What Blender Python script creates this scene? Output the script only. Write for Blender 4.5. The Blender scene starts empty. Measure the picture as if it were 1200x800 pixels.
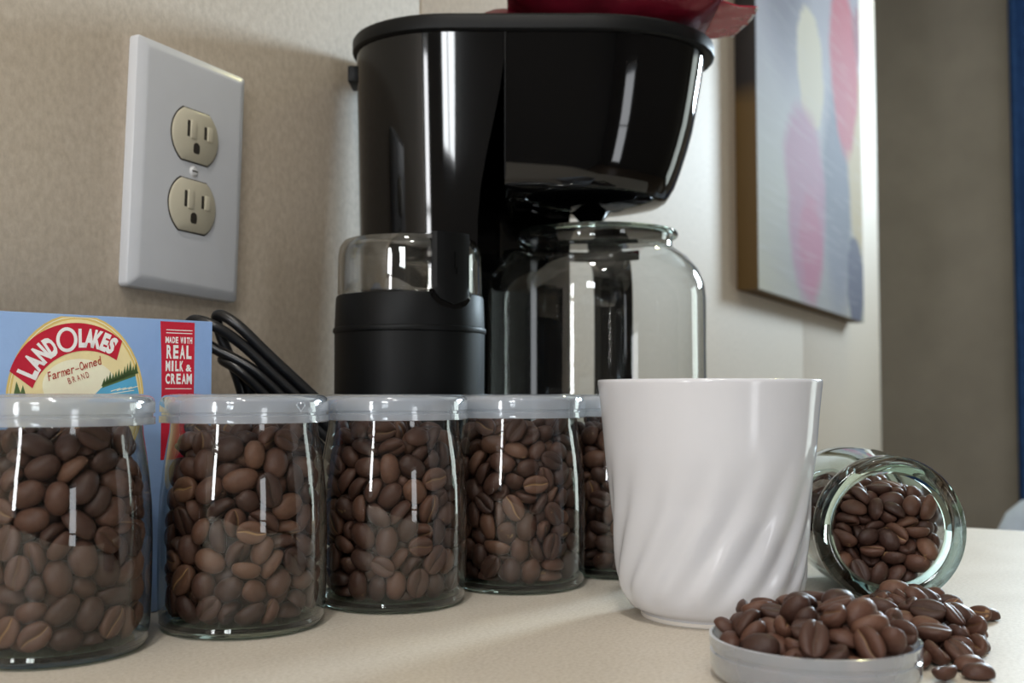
import bpy, bmesh, math, random
from math import sin, cos, pi, radians
from mathutils import Vector, Matrix, Quaternion

sc = bpy.context.scene
COL = sc.collection
random.seed(7)
CM = 0.01

# ------------------------------------------------------------------ camera
cam_data = bpy.data.cameras.new('camera')
cam_data.lens = 37.5
cam_data.sensor_width = 36.0
cam_data.clip_start = 0.01
cam_data.clip_end = 50
cam_data.dof.use_dof = True
cam_data.dof.focus_distance = 0.45
cam_data.dof.aperture_fstop = 13.0
cam = bpy.data.objects.new('camera', cam_data)
COL.objects.link(cam)
cam.location = (0, 0, 9.3 * CM)
cam.rotation_euler = (radians(90) + math.atan(63 / 1250), 0, 0)
sc.camera = cam

# room frame: s runs along the outlet wall away from the camera, q away from that wall
AX = Vector((0.477, 0.879, 0)).normalized()
BX = Vector((AX.y, -AX.x, 0))
WALL0 = Vector((-50.3, 0, 0))
ROOM_ROT = math.atan2(AX.y, AX.x)
def room(s, q, z):
    return WALL0 + AX * s + BX * q + Vector((0, 0, z))

# ------------------------------------------------------------------ world, lights, exposure
sc.view_settings.view_transform = 'Standard'
sc.view_settings.look = 'None'
sc.view_settings.gamma = 1
sc.view_settings.exposure = -0.06
sc.view_settings.use_curve_mapping = False
sc.cycles.max_bounces = 14
sc.cycles.transparent_max_bounces = 48
sc.cycles.transmission_bounces = 12
sc.cycles.use_denoising = True
sc.cycles.sample_clamp_indirect = 6.0

world = bpy.data.worlds.new('sky')
sc.world = world
world.use_nodes = True
bg = world.node_tree.nodes['Background']
bg.inputs['Color'].default_value = (0.62, 0.72, 0.85, 1)
bg.inputs['Strength'].default_value = 0.6

def area(name, s, q, z, facing, sx, sz, power, col, spread=180):
    l = bpy.data.lights.new(name, 'AREA')
    l.shape = 'RECTANGLE'; l.size = sx * CM; l.size_y = sz * CM
    l.energy = power; l.color = col
    l.spread = radians(spread)
    o = bpy.data.objects.new(name, l); COL.objects.link(o)
    o.location = room(s, q, z) * CM
    o.rotation_euler = facing.to_track_quat('-Z', 'Y').to_euler()
    return o
area('daylight_far_window', 427, 98, 110, -AX, 58, 54, 56, (0.72, 0.88, 1.0), 110)
area('daylight_sink_window', -176, 16, 62, AX, 16, 96, 12, (0.97, 0.98, 1.0))
area('daylight_high_window', -176, 106, 110, AX, 44, 52, 20, (0.93, 0.97, 1.0))
area('daylight_door', -70, 326, -8, -BX, 46, 124, 10, (0.95, 0.97, 1.0))
area('daylight_garden_door', 427, 250, 20, -AX, 100, 170, 16, (0.90, 1.0, 0.92))
def ceiling_lamp_or_tint(s, q, power=11.0, col=(1.0, 0.955, 0.89)):
    l = bpy.data.lights.new('ceiling_lamp_or_tint', 'AREA'); l.shape = 'DISK'; l.size = 12 * CM; l.energy = power; l.color = col
    o = bpy.data.objects.new('ceiling_lamp_or_tint', l); COL.objects.link(o); o.location = room(s, q, 184) * CM
for s_, q_ in ((-14, 52), (-66, 118)):
    ceiling_lamp_or_tint(s_, q_)
ceiling_lamp_or_tint(262, 36, 5.0, (1.0, 0.93, 0.42))  # added yellow light that tints the wall's far end, not a known fixture

# ------------------------------------------------------------------ helpers
def srgb(r, g, b):
    f = lambda c: (c / 255 / 12.92) if c / 255 <= 0.04045 else ((c / 255 + 0.055) / 1.055) ** 2.4
    return (f(r), f(g), f(b), 1)

class MB:
    """collects geometry in centimetres and links it as one mesh object"""
    def __init__(self):
        self.v = []; self.f = []; self.m = []; self.mi = 0
    def add(self, vs, fs, M=None):
        b = len(self.v)
        self.v += [tuple(M @ Vector(x)) if M else tuple(x) for x in vs]
        for f in fs:
            self.f.append(tuple(b + i for i in f)); self.m.append(self.mi)
        return self
    def loft(self, rings, cap0=True, cap1=True, closed=True, M=None):
        n = len(rings[0]); vs = [p for r in rings for p in r]; fs = []
        for i in range(len(rings) - 1):
            for k in range(n if closed else n - 1):
                k2 = (k + 1) % n
                fs.append((i * n + k, i * n + k2, (i + 1) * n + k2, (i + 1) * n + k))
        if cap0: fs.append(tuple(reversed(range(n))))
        if cap1: fs.append(tuple((len(rings) - 1) * n + k for k in range(n)))
        return self.add(vs, fs, M)
    def lathe(self, prof, n=64, M=None, arc=None):
        a0, a1 = arc if arc else (0, 2 * pi)
        m = n if arc is None else n + 1
        vs = []; idx = []
        for r, z in prof:
            row = []
            if r < 1e-6:
                vs.append((0, 0, z)); row = [len(vs) - 1] * m
            else:
                for k in range(m):
                    a = a0 + (a1 - a0) * k / n
                    vs.append((r * cos(a), r * sin(a), z)); row.append(len(vs) - 1)
            idx.append(row)
        fs = []
        for i in range(len(prof) - 1):
            for k in range(n):
                k2 = (k + 1) % m if arc is None else k + 1
                q = [idx[i][k], idx[i][k2], idx[i + 1][k2], idx[i + 1][k]]
                u = []
                for x in q:
                    if x not in u: u.append(x)
                if len(u) > 2: fs.append(tuple(u))
        return self.add(vs, fs, M)
    def box(self, c, s, M=None, bevel=0.0, seg=2):
        b = bmesh.new(); bmesh.ops.create_cube(b, size=1)
        for x in b.verts: x.co = Vector((x.co.x * s[0], x.co.y * s[1], x.co.z * s[2])) + Vector(c)
        if bevel: bmesh.ops.bevel(b, geom=list(b.edges), offset=bevel, segments=seg, profile=0.6, affect='EDGES')
        b.verts.index_update()
        self.add([x.co[:] for x in b.verts], [[q.index for q in f.verts] for f in b.faces], M); b.free(); return self
    def tube(self, path, r, n=10, M=None, caps=True, flat=1.0):
        P = [Vector(p) for p in path]; rings = []; up = None
        for i, p in enumerate(P):
            t = (P[min(i + 1, len(P) - 1)] - P[max(i - 1, 0)]).normalized()
            if up is None:
                up = Vector((0, 0, 1)) if abs(t.z) < 0.9 else Vector((1, 0, 0))
            x = (up - t * up.dot(t)).normalized(); up = x; y = t.cross(x)
            rr = r[i] if isinstance(r, (list, tuple)) else r
            rings.append([tuple(p + x * rr * cos(2 * pi * k / n) + y * rr * flat * sin(2 * pi * k / n)) for k in range(n)])
        return self.loft(rings, caps, caps, True, M)
    def build(self, name, mats, parent=None, loc=(0, 0, 0), rotz=0.0, smooth=True, fix=True, angle=35):
        me = bpy.data.meshes.new(name)
        me.from_pydata([(x * CM, y * CM, z * CM) for x, y, z in self.v], [], self.f)
        if not isinstance(mats, (list, tuple)): mats = [mats]
        for m in mats: me.materials.append(m)
        me.polygons.foreach_set('material_index', self.m)
        if fix:
            b = bmesh.new(); b.from_mesh(me); bmesh.ops.recalc_face_normals(b, faces=b.faces); b.to_mesh(me); b.free()
        if smooth:
            me.polygons.foreach_set('use_smooth', [True] * len(me.polygons))
            me.set_sharp_from_angle(angle=radians(angle))
        me.update()
        o = bpy.data.objects.new(name, me); COL.objects.link(o)
        if parent: o.parent = parent
        o.location = Vector(loc) * CM; o.rotation_euler = (0, 0, rotz)
        return o

def tag(o, label=None, cat=None, group=None, kind=None):
    if label: o['label'] = label
    if cat: o['category'] = cat
    if group: o['group'] = group
    if kind: o['kind'] = kind
    return o
def thing(name, label, cat, loc=(0, 0, 0), rotz=0.0, group=None):
    o = bpy.data.objects.new(name, None); COL.objects.link(o)
    o.empty_display_size = 0.02
    o.location = Vector(loc) * CM; o.rotation_euler = (0, 0, rotz)
    return tag(o, label, cat, group)
def spline(pts, n=8):
    P = [Vector(p) for p in pts]; out = []
    for i in range(len(P) - 1):
        p0, p1, p2, p3 = P[max(i - 1, 0)], P[i], P[i + 1], P[min(i + 2, len(P) - 1)]
        for k in range(n):
            t = k / n
            out.append(0.5 * ((2 * p1) + (p2 - p0) * t + (2 * p0 - 5 * p1 + 4 * p2 - p3) * t * t + (3 * p1 - p0 - 3 * p2 + p3) * t ** 3))
    out.append(P[-1]); return out

# ------------------------------------------------------------------ materials
class NT:
    def __init__(self, name):
        self.mat = bpy.data.materials.new(name); self.mat.use_nodes = True
        self.t = self.mat.node_tree; self.t.nodes.clear()
        self.out = self.n('ShaderNodeOutputMaterial')
    def n(self, typ, **kw):
        x = self.t.nodes.new(typ)
        for k, v in kw.items(): setattr(x, k, v)
        return x
    def l(self, a, b): self.t.links.new(a, b)
    def inp(self, node, **kw):
        for k, v in kw.items(): node.inputs[k.replace('_', ' ')].default_value = v
        return node
    def noise(self, scale, detail=4, rough=0.55, stretch=None, coord='Object'):
        tc = self.n('ShaderNodeTexCoord'); nz = self.n('ShaderNodeTexNoise')
        src = tc.outputs[coord]
        if stretch:
            mp = self.n('ShaderNodeMapping'); mp.inputs['Scale'].default_value = stretch
            self.l(src, mp.inputs['Vector']); src = mp.outputs[0]
        self.l(src, nz.inputs['Vector'])
        nz.inputs['Scale'].default_value = scale; nz.inputs['Detail'].default_value = detail; nz.inputs['Roughness'].default_value = rough
        return nz.outputs['Fac']
    def ramp(self, fac, stops):
        r = self.n('ShaderNodeValToRGB'); e = r.color_ramp.elements
        while len(e) < len(stops): e.new(0.5)
        for x, (p, c) in zip(e, stops): x.position = p; x.color = c
        self.l(fac, r.inputs[0]); return r.outputs[0]
    def math(self, op, a, b=None, clamp=False):
        m = self.n('ShaderNodeMath', operation=op); m.use_clamp = clamp
        for i, x in enumerate((a, b)):
            if x is None: continue
            if isinstance(x, (int, float)): m.inputs[i].default_value = x
            else: self.l(x, m.inputs[i])
        return m.outputs[0]
    def mix(self, fac, a, b):
        m = self.n('ShaderNodeMix', data_type='RGBA')
        for s, x in ((m.inputs[0], fac), (m.inputs[6], a), (m.inputs[7], b)):
            if isinstance(x, (int, float, tuple)): s.default_value = x
            else: self.l(x, s)
        return m.outputs[2]
    def bump(self, h, strength, dist=0.001):
        b = self.n('ShaderNodeBump'); b.inputs['Strength'].default_value = strength; b.inputs['Distance'].default_value = dist
        self.l(h, b.inputs['Height']); return b.outputs[0]
    def bsdf(self, col, rough=0.5, spec=0.5, metal=0.0, coat=0.0, normal=None, trans=0.0, ior=1.5):
        p = self.n('ShaderNodeBsdfPrincipled')
        for k, x in (('Base Color', col), ('Roughness', rough)):
            if isinstance(x, (int, float, tuple)): p.inputs[k].default_value = x
            else: self.l(x, p.inputs[k])
        p.inputs['Specular IOR Level'].default_value = spec; p.inputs['Metallic'].default_value = metal
        p.inputs['Coat Weight'].default_value = coat; p.inputs['Coat Roughness'].default_value = 0.05
        p.inputs['Transmission Weight'].default_value = trans; p.inputs['IOR'].default_value = ior
        if normal: self.l(normal, p.inputs['Normal'])
        return p
    def done(self, sh):
        self.l(sh.outputs[0] if hasattr(sh, 'outputs') else sh, self.out.inputs[0]); return self.mat

def plain(name, col, rough=0.5, spec=0.5, metal=0.0, coat=0.0, var=0.04, scale=60, bump=0.0):
    t = NT(name); f = t.noise(scale)
    c2 = tuple(max(0, x * (1 - var * 2)) for x in col[:3]) + (1,); c1 = tuple(min(1, x * (1 + var)) for x in col[:3]) + (1,)
    c = t.ramp(f, [(0.3, c2), (0.7, c1)])
    nb = t.bump(t.noise(scale * 6, 2), bump) if bump else None
    return t.done(t.bsdf(c, rough, spec, metal, coat, nb))

def thin_glass(name, tint, edge, f0=0.05, rough=0.0, power=4.0, haze=0.0, hazecol=(0.8, 0.85, 0.9, 1)):
    """a thin sheet: tinted see-through plus a mirror reflection that grows towards grazing angles"""
    t = NT(name)
    lw = t.n('ShaderNodeLayerWeight'); lw.inputs['Blend'].default_value = 0.5
    fac = t.math('ADD', t.math('MULTIPLY', t.math('POWER', lw.outputs['Facing'], power), 1 - f0), f0, True)
    tr = t.n('ShaderNodeBsdfTransparent')
    t.l(t.mix(t.math('POWER', lw.outputs['Facing'], 2.5), tint, edge), tr.inputs[0])
    gl = t.n('ShaderNodeBsdfGlossy'); gl.inputs['Roughness'].default_value = rough; gl.inputs['Color'].default_value = (0.95, 0.97, 0.97, 1)
    body = tr.outputs[0]
    if haze:
        df = t.n('ShaderNodeBsdfDiffuse'); df.inputs[0].default_value = hazecol
        tl = t.n('ShaderNodeBsdfTranslucent'); tl.inputs[0].default_value = hazecol
        m0 = t.n('ShaderNodeMixShader'); m0.inputs[0].default_value = 0.4; t.l(df.outputs[0], m0.inputs[1]); t.l(tl.outputs[0], m0.inputs[2])
        m1 = t.n('ShaderNodeMixShader'); m1.inputs[0].default_value = haze; t.l(body, m1.inputs[1]); t.l(m0.outputs[0], m1.inputs[2])
        body = m1.outputs[0]
    mx = t.n('ShaderNodeMixShader'); t.l(fac, mx.inputs[0]); t.l(body, mx.inputs[1]); t.l(gl.outputs[0], mx.inputs[2])
    return t.done(mx)

M = {}
M['jar_glass'] = thin_glass('jar_glass', (0.95, 0.97, 0.96, 1), (0.30, 0.34, 0.32, 1), 0.05, 0.01, 3.0)
M['carafe_glass'] = thin_glass('carafe_glass', (0.96, 0.97, 0.97, 1), (0.55, 0.58, 0.57, 1), 0.05, 0.005, 3.4)
M['smoky_plastic'] = thin_glass('smoky_plastic', (0.90, 0.89, 0.87, 1), (0.45, 0.44, 0.43, 1), 0.10, 0.02, 2.6)
M['lid_plastic'] = thin_glass('lid_plastic', (0.93, 0.95, 0.97, 1), (0.62, 0.65, 0.69, 1), 0.06, 0.07, 2.6, 0.30, srgb(234, 239, 248))
t = NT('thick_glass'); g = t.bsdf(srgb(222, 244, 235), 0.03, 0.5, trans=1.0, ior=1.48); M['thick_glass'] = t.done(g)

M['black_gloss'] = plain('black_gloss', srgb(6, 6, 7), 0.05, 0.5)
M['black_satin'] = plain('black_satin', srgb(8, 9, 10), 0.45, 0.2)
M['black_rubber'] = plain('black_rubber', srgb(17, 17, 19), 0.32, 0.5)
M['steel'] = plain('steel', srgb(190, 190, 190), 0.25, 0.5, metal=1.0)
M['white_plastic'] = plain('white_plastic', srgb(204, 206, 210), 0.24, 0.5, var=0.01)
M['ivory_plastic'] = plain('ivory_plastic', srgb(196, 189, 168), 0.3, 0.5, var=0.02)
M['slot_dark'] = plain('slot_dark', srgb(40, 34, 26), 0.7)
M['screw_paint'] = plain('screw_paint', srgb(215, 215, 215), 0.3)
M['ceramic'] = plain('ceramic', srgb(212, 213, 219), 0.14, 0.45, coat=0.0, var=0.006, scale=20)
M['foot_clay'] = plain('foot_clay', srgb(222, 216, 208), 0.45, 0.4, var=0.02)
M['ceiling_paint'] = plain('ceiling_paint', srgb(216, 210, 200), 0.9, 0.2)
M['room_paint'] = plain('room_paint', srgb(96, 90, 84), 0.85, 0.2)
M['far_paint'] = plain('far_paint', srgb(166, 158, 148), 0.8, 0.25, var=0.05, scale=6)
M['floor_vinyl'] = plain('floor_vinyl', srgb(120, 100, 80), 0.5, 0.4, var=0.15, scale=8)
M['window_white'] = plain('window_white', srgb(225, 225, 222), 0.4)
M['blue_cloth'] = plain('blue_cloth', srgb(58, 92, 148), 0.9, 0.1, var=0.12, scale=30, bump=0.3)
M['pale_cloth'] = plain('pale_cloth', srgb(196, 212, 230), 0.8, 0.2, var=0.05, scale=40, bump=0.2)
M['cabinet_wood'] = plain('cabinet_wood', srgb(120, 84, 54), 0.45, 0.4, var=0.15, scale=10)

# vinyl wallpaper board: beige with a fine fibrous mottle
t = NT('wall_vinyl')
fib = t.noise(260, 5, 0.65, (1, 1, 0.7)); big = t.noise(22, 4)
c = t.ramp(fib, [(0.30, srgb(192, 177, 158)), (0.52, srgb(208, 193, 174)), (0.72, srgb(219, 206, 188))])
c = t.mix(t.math('MULTIPLY', big, 0.25), c, srgb(190, 177, 158))
M['wall_vinyl'] = t.done(t.bsdf(c, 0.62, 0.35, normal=t.bump(fib, 0.35, 0.0006)))
M['seam_strip'] = plain('seam_strip', srgb(120, 112, 98), 0.6)

# beige laminate counter
t = NT('laminate')
fine = t.noise(620, 4, 0.7); med = t.noise(28, 4, 0.6); lon = t.noise(14, 4, 0.6, (0.35, 2.2, 1))
c = t.ramp(fine, [(0.34, srgb(186, 176, 160)), (0.5, srgb(207, 198, 184)), (0.66, srgb(221, 214, 202))])
c = t.mix(t.math('MULTIPLY', med, 0.45), c, srgb(190, 179, 163))
c = t.mix(t.math('MULTIPLY', lon, 0.30), c, srgb(216, 209, 198))
M['laminate'] = t.done(t.bsdf(c, t.ramp(med, [(0.3, (0.42, 0.42, 0.42, 1)), (0.7, (0.54, 0.54, 0.54, 1))]), 0.32, normal=t.bump(fine, 0.06, 0.0004)))
M['laminate_edge'] = plain('laminate_edge', srgb(150, 138, 120), 0.4)

# roasted coffee beans: tone from the object colour, or from the mesh's own tone attribute for the joined ones
def bean_mat(name, from_attr, groove):
    t = NT(name)
    if from_attr:
        a = t.n('ShaderNodeAttribute'); a.attribute_name = 'tone'; tone = a.outputs['Fac']
    else:
        a = t.n('ShaderNodeObjectInfo'); tone = a.outputs['Random']
    nz = t.noise(900, 4, 0.6)
    if groove:
        c = t.ramp(tone, [(0.0, srgb(58, 40, 32)), (0.55, srgb(80, 56, 43)), (1.0, srgb(166, 130, 90))])
    else:
        c = t.ramp(tone, [(0.0, srgb(56, 37, 31)), (0.4, srgb(76, 51, 42)), (0.75, srgb(92, 62, 50)), (1.0, srgb(112, 79, 62))])
        c = t.mix(t.math('MULTIPLY', nz, 0.5), c, srgb(62, 40, 32))
        spot = t.ramp(t.noise(170, 2), [(0.70, (0, 0, 0, 1)), (0.76, (1, 1, 1, 1))])
        c = t.mix(t.math('MULTIPLY', spot, 0.55), c, srgb(176, 142, 100))
    return t.done(t.bsdf(c, 0.48, 0.32, normal=t.bump(nz, 0.25, 0.0008)))
M['bean'] = bean_mat('bean_skin', False, False); M['bean_groove'] = bean_mat('bean_groove', False, True)
M['bean_s'] = bean_mat('bean_skin_joined', True, False); M['bean_groove_s'] = bean_mat('bean_groove_joined', True, True)

# red foil bag
t = NT('red_foil'); nz = t.noise(45, 3); c = t.ramp(nz, [(0.3, srgb(84, 10, 26)), (0.7, srgb(112, 18, 38))])
M['red_foil'] = t.done(t.bsdf(c, 0.28, 0.5, metal=0.25, normal=t.bump(nz, 0.5, 0.004)))
M['bag_seal'] = plain('bag_seal', srgb(168, 40, 62), 0.25, 0.5, metal=0.3)
M['bag_silver'] = plain('bag_silver', srgb(200, 200, 204), 0.3, 0.5, metal=0.6)

# carton prints
t = NT('carton_blue'); nz = t.noise(160, 3)
c = t.ramp(t.noise(12, 2), [(0.3, srgb(140, 172, 222)), (0.7, srgb(158, 188, 230))])
M['carton_blue'] = t.done(t.bsdf(c, 0.25, 0.5, normal=t.bump(nz, 0.25, 0.0012)))
def ink(name, *rgb):
    tt = NT(name); f = tt.noise(160, 3)
    cc = tt.ramp(tt.noise(90), [(0.3, srgb(*rgb)), (0.7, srgb(*[min(255, int(x * 1.05)) for x in rgb]))])
    return tt.done(tt.bsdf(cc, 0.25, 0.5, normal=tt.bump(f, 0.25, 0.0012)))
M['ink_red'] = ink('ink_red', 196, 42, 62); M['ink_white'] = ink('ink_white', 242, 240, 238); M['ink_cream'] = ink('ink_cream', 243, 226, 172)
M['ink_gold'] = ink('ink_gold', 226, 198, 120); M['ink_brick'] = ink('ink_brick', 176, 74, 60); M['ink_green'] = ink('ink_green', 92, 116, 74)
M['ink_lake'] = ink('ink_lake', 96, 178, 218); M['ink_pale'] = ink('ink_pale', 250, 242, 214)

# ------------------------------------------------------------------ room shell
def rbox(mb, s0, s1, q0, q1, z0, z1, bevel=0):
    return mb.box(((s0 + s1) / 2, -(q0 + q1) / 2, (z0 + z1) / 2), (s1 - s0, q1 - q0, z1 - z0), None, bevel)
W0 = tuple(WALL0)
def struct_obj(name, mb, mat, parent=None, **kw):
    o = mb.build(name, mat, parent, W0 if parent is None else (0, 0, 0), ROOM_ROT if parent is None else 0, **kw)
    if parent is None: o['kind'] = 'structure'
    return o
wall_left = struct_obj('wall_left', rbox(MB(), -190, 289.6, -12, -0.6, -90, 185), M['seam_strip'], smooth=False)
# vinyl boards 122 cm wide with a narrow recessed seam between them
s_edge = 90.85
for k in range(-3, 3):
    a, b = s_edge + 122 * k, s_edge + 122 * (k + 1)
    a, b = max(a, -190), min(b, 290)
    if b - a < 1: continue
    o = rbox(MB(), a + 0.12, b - 0.12, -0.6, 0.0, -90, 185, 0.08).build('wall_panel', M['wall_vinyl'], wall_left)
struct_obj('floor', rbox(MB(), -190, 442, -112, 342, -100, -90), M['floor_vinyl'], smooth=False)
struct_obj('ceiling', rbox(MB(), -190, 442, -112, 342, 185, 195), M['ceiling_paint'], smooth=False)
def wall_with_hole(name, fixed, lo, hi, holes_z, hole, axis, mat):
    mb = MB(); z0, z1 = holes_z; h0, h1 = hole
    for (u0, u1, w0, w1) in ((lo, h0, -90, 185), (h1, hi, -90, 185), (h0, h1, -90, z0), (h0, h1, z1, 185)):
        if axis == 'q': rbox(mb, fixed[0], fixed[1], u0, u1, w0, w1)
        else: rbox(mb, u0, u1, fixed[0], fixed[1], w0, w1)
    return struct_obj(name, mb, mat, smooth=False)
mb = MB()
for (u0, u1, w0, w1) in ((-100, 66, -90, 185), (130, 194, -90, 185), (306, 330, -90, 185), (66, 130, -90, 80), (66, 130, 140, 185), (194, 306, -90, -72), (194, 306, 112, 185)):
    rbox(mb, 430, 442, u0, u1, w0, w1)
struct_obj('wall_back', mb, M['far_paint'], smooth=False)
mb = MB(); rbox(mb, 277.6, 289.6, -112, -12.02, -90, 185); rbox(mb, 289.6, 442, -112, -100, -90, 185)
struct_obj('wall_alcove', mb, M['far_paint'], smooth=False)
mb = MB()
for (u0, u1, w0, w1) in ((0, 4, -90, 185), (28, 82, -90, 185), (130, 330, -90, 185), (4, 28, -90, 8), (4, 28, 116, 185), (82, 130, -90, 82), (82, 130, 138, 185)):
    rbox(mb, -190, -178, u0, u1, w0, w1)
struct_obj('wall_front', mb, M['room_paint'], smooth=False)
wall_with_hole('wall_right', (330, 342), -178, 430, (-76, 60), (-98, -42), 's', M['room_paint'])
def window(name, axis, pos, u0, u1, z0, z1, mull):
    mb = MB()
    def bar(a0, a1, b0, b1):
        if axis == 's': rbox(mb, pos[0], pos[1], a0, a1, b0, b1, 0.3)
        else: rbox(mb, a0, a1, pos[0], pos[1], b0, b1, 0.3)
    w = 3.0
    bar(u0, u0 + w, z0, z1); bar(u1 - w, u1, z0, z1); bar(u0 + w, u1 - w, z0, z0 + w); bar(u0 + w, u1 - w, z1 - w, z1)
    for k in range(1, mull[0]): m_ = u0 + (u1 - u0) * k / mull[0]; bar(m_ - 1.2, m_ + 1.2, z0 + w, z1 - w)
    for k in range(1, mull[1]): m_ = z0 + (z1 - z0) * k / mull[1]; bar(u0 + w, u1 - w, m_ - 1.2, m_ + 1.2)
    struct_obj(name, mb, M['window_white'])
window('window_1', 's', (425, 430), 66, 130, 80, 140, (1, 1))
window('window_2', 's', (-178, -173), 4, 28, 8, 116, (1, 2))
window('window_4', 's', (-178, -173), 82, 130, 82, 138, (2, 1))
window('window_3', 'q', (325, 330), -98, -42, -76, 60, (1, 2))
window('window_5', 's', (425, 430), 194, 306, -72, 112, (2, 1))

# blue curtain hanging beside the far window
mb = MB(); front = []; n = 112
for lay in (0, 1):
    ring = []
    for k in range(n + 1):
        q = 22 + 43 * k / n; ring.append((424 - 2.0 * sin(k / n * 2 * pi * 7) - 0.4 * lay, -q))
    front.append(ring)
loop = front[0] + front[1][::-1]
mb.loft([[(x, y, z) for x, y in loop] for z in (-86, 20, 178)])
o = mb.build('window_curtain', M['blue_cloth'], None, W0, ROOM_ROT)
tag(o, 'dark blue curtain hanging at the far wall by the right edge', 'curtain')

# ------------------------------------------------------------------ counter
ct = thing('kitchen_counter', 'beige speckled laminate countertop the jars and mug stand on', 'counter', W0, ROOM_ROT)
mb = MB(); rbox(mb, -150, 106, 0.15, 63, -3.6, 0, 0.35); mb.build('worktop', M['laminate'], ct)
cb = thing('base_cabinet', 'brown wooden base cabinet carrying the beige countertop', 'cabinet', W0, ROOM_ROT)
mb = MB(); rbox(mb, -149, 104, 0.3, 58, -80, -3.65); rbox(mb, -149, 104, 0.3, 52, -89.9, -80); mb.build('carcass', M['cabinet_wood'], cb, smooth=False)
for k in range(5):
    d = rbox(MB(), -146 + 50 * k, -100 + 50 * k, 58.05, 60, -77, -7, 0.3).build('door', M['cabinet_wood'], cb)
    rbox(MB(), -105 + 50 * k, -103.5 + 50 * k, 60.05, 62, -22, -12, 0.4).build('handle', M['steel'], d)

# ------------------------------------------------------------------ wall outlet
OUT_S, OUT_Z, OUT_ROT = 66.95, 21.5, radians(-2.0)
ol = thing('wall_outlet', 'oversized white wall outlet plate with two ivory sockets above the blue carton', 'outlet', tuple(room(OUT_S, 0.02, OUT_Z)), ROOM_ROT)
MO = Matrix.Rotation(-OUT_ROT, 4, 'Y')
PW, PH = 8.15, 13.4
def rrect(w, h, r, n=4):
    P = []
    for cx, cy, a0 in ((w / 2 - r, h / 2 - r, 0), (-w / 2 + r, h / 2 - r, 90), (-w / 2 + r, -h / 2 + r, 180), (w / 2 - r, -h / 2 + r, 270)):
        for k in range(n + 1):
            a = radians(a0 + 90 * k / n); P.append((cx + r * cos(a), cy + r * sin(a)))
    return P
def ring_xz(P, y): return [(x, y, z) for x, z in P]
mb = MB()
rings = [ring_xz(rrect(PW, PH, 0.25), 0), ring_xz(rrect(PW, PH, 0.25), -0.42), ring_xz(rrect(PW - 0.12, PH - 0.12, 0.22), -0.56),
         ring_xz(rrect(PW - 0.9, PH - 0.9, 0.2), -0.80), ring_xz(rrect(PW - 1.3, PH - 1.3, 0.2), -0.84)]
mb.loft(rings, M=MO); mb.build('cover_plate', M['white_plastic'], ol, angle=28)
def duplex(zc):
    R_, H_ = 1.71, 1.43; P = []
    a0 = math.asin(H_ / R_)
    for k in range(13): a = -a0 + 2 * a0 * k / 12; P.append((R_ * cos(a), R_ * sin(a)))
    for k in range(13): a = pi - a0 + 2 * a0 * k / 12; P.append((R_ * cos(a), R_ * sin(a)))
    mb = MB()
    P2 = [(x * 0.93, z * 0.93) for x, z in P]; Pg = [(x * 1.05, z * 1.05) for x, z in P]
    T = MO @ Matrix.Translation((0, 0, zc))
    mb.loft([ring_xz(P, -0.7), ring_xz(P, -0.93), ring_xz(P2, -1.0)], M=T)
    rc = mb.build('receptacle', M['ivory_plastic'], ol)
    g = MB(); g.loft([ring_xz(Pg, -0.83), ring_xz(Pg, -0.852)], M=T); g.build('recess_gap', M['slot_dark'], rc, smooth=False)
    for x, h in ((-0.63, 0.9), (0.63, 0.72)):
        s_ = MB(); s_.box((x, -1.0, 0.32), (0.2, 0.012, h), T); s_.build('blade_slot', M['slot_dark'], rc, smooth=False)
        b_ = MB(); b_.box((x + 0.36, -0.99, 0.32), (0.44, 0.16, h * 1.15), T, 0.07); b_.build('slot_rib', M['ivory_plastic'], rc)
    s_ = MB(); P3 = [(0.24 * cos(radians(a)), 0.24 * max(sin(radians(a)), -0.75) - 0.72 + (0.12 if a < 180 else -0.08)) for a in range(0, 360, 20)]
    s_.loft([ring_xz(P3, -0.99), ring_xz(P3, -1.008)], M=T); s_.build('ground_slot', M['slot_dark'], rc, smooth=False)
duplex(1.95 + 0.15); duplex(-1.95 + 0.15)
mb = MB(); mb.lathe([(0, 0.12), (0.2, 0.1), (0.3, 0), (0.3, -0.1)], 20, MO @ Matrix.Translation((0, -0.84, 0.15)) @ Matrix.Rotation(pi / 2, 4, 'X'))
sw = mb.build('screw', M['screw_paint'], ol)
mb = MB(); mb.box((0, -0.96, 0.15), (0.42, 0.012, 0.07), MO); mb.build('screw_slot', M['slot_dark'], sw, smooth=False)

# ------------------------------------------------------------------ painting on the far part of the wall
PS0, PS1, PZ0, PZ1, PD = 172.7, 252.4, 24.3, 104.0, 3.2
t = NT('painted_canvas')
uvn = t.n('ShaderNodeUVMap'); uvn.uv_map = 'print'
sx = t.n('ShaderNodeSeparateXYZ'); t.l(uvn.outputs[0], sx.inputs[0])
wob = t.n('ShaderNodeTexNoise'); wob.inputs['Scale'].default_value = 0.09; t.l(uvn.outputs[0], wob.inputs['Vector'])
mp = t.n('ShaderNodeMapping'); mp.inputs['Rotation'].default_value = (0, 0, 0.35); mp.inputs['Scale'].default_value = (0.05, 1.1, 1); t.l(uvn.outputs[0], mp.inputs['Vector'])
st = t.n('ShaderNodeTexNoise'); st.inputs['Scale'].default_value = 1.0; st.inputs['Detail'].default_value = 5; t.l(mp.outputs[0], st.inputs['Vector'])
streak = st.outputs['Fac']
ub = t.math('ADD', sx.outputs[0], t.math('MULTIPLY', t.math('SUBTRACT', wob.outputs['Fac'], 0.5), 7.0))
wb = t.math('ADD', sx.outputs[1], t.math('MULTIPLY', t.math('SUBTRACT', streak, 0.5), 4.0))
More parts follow.
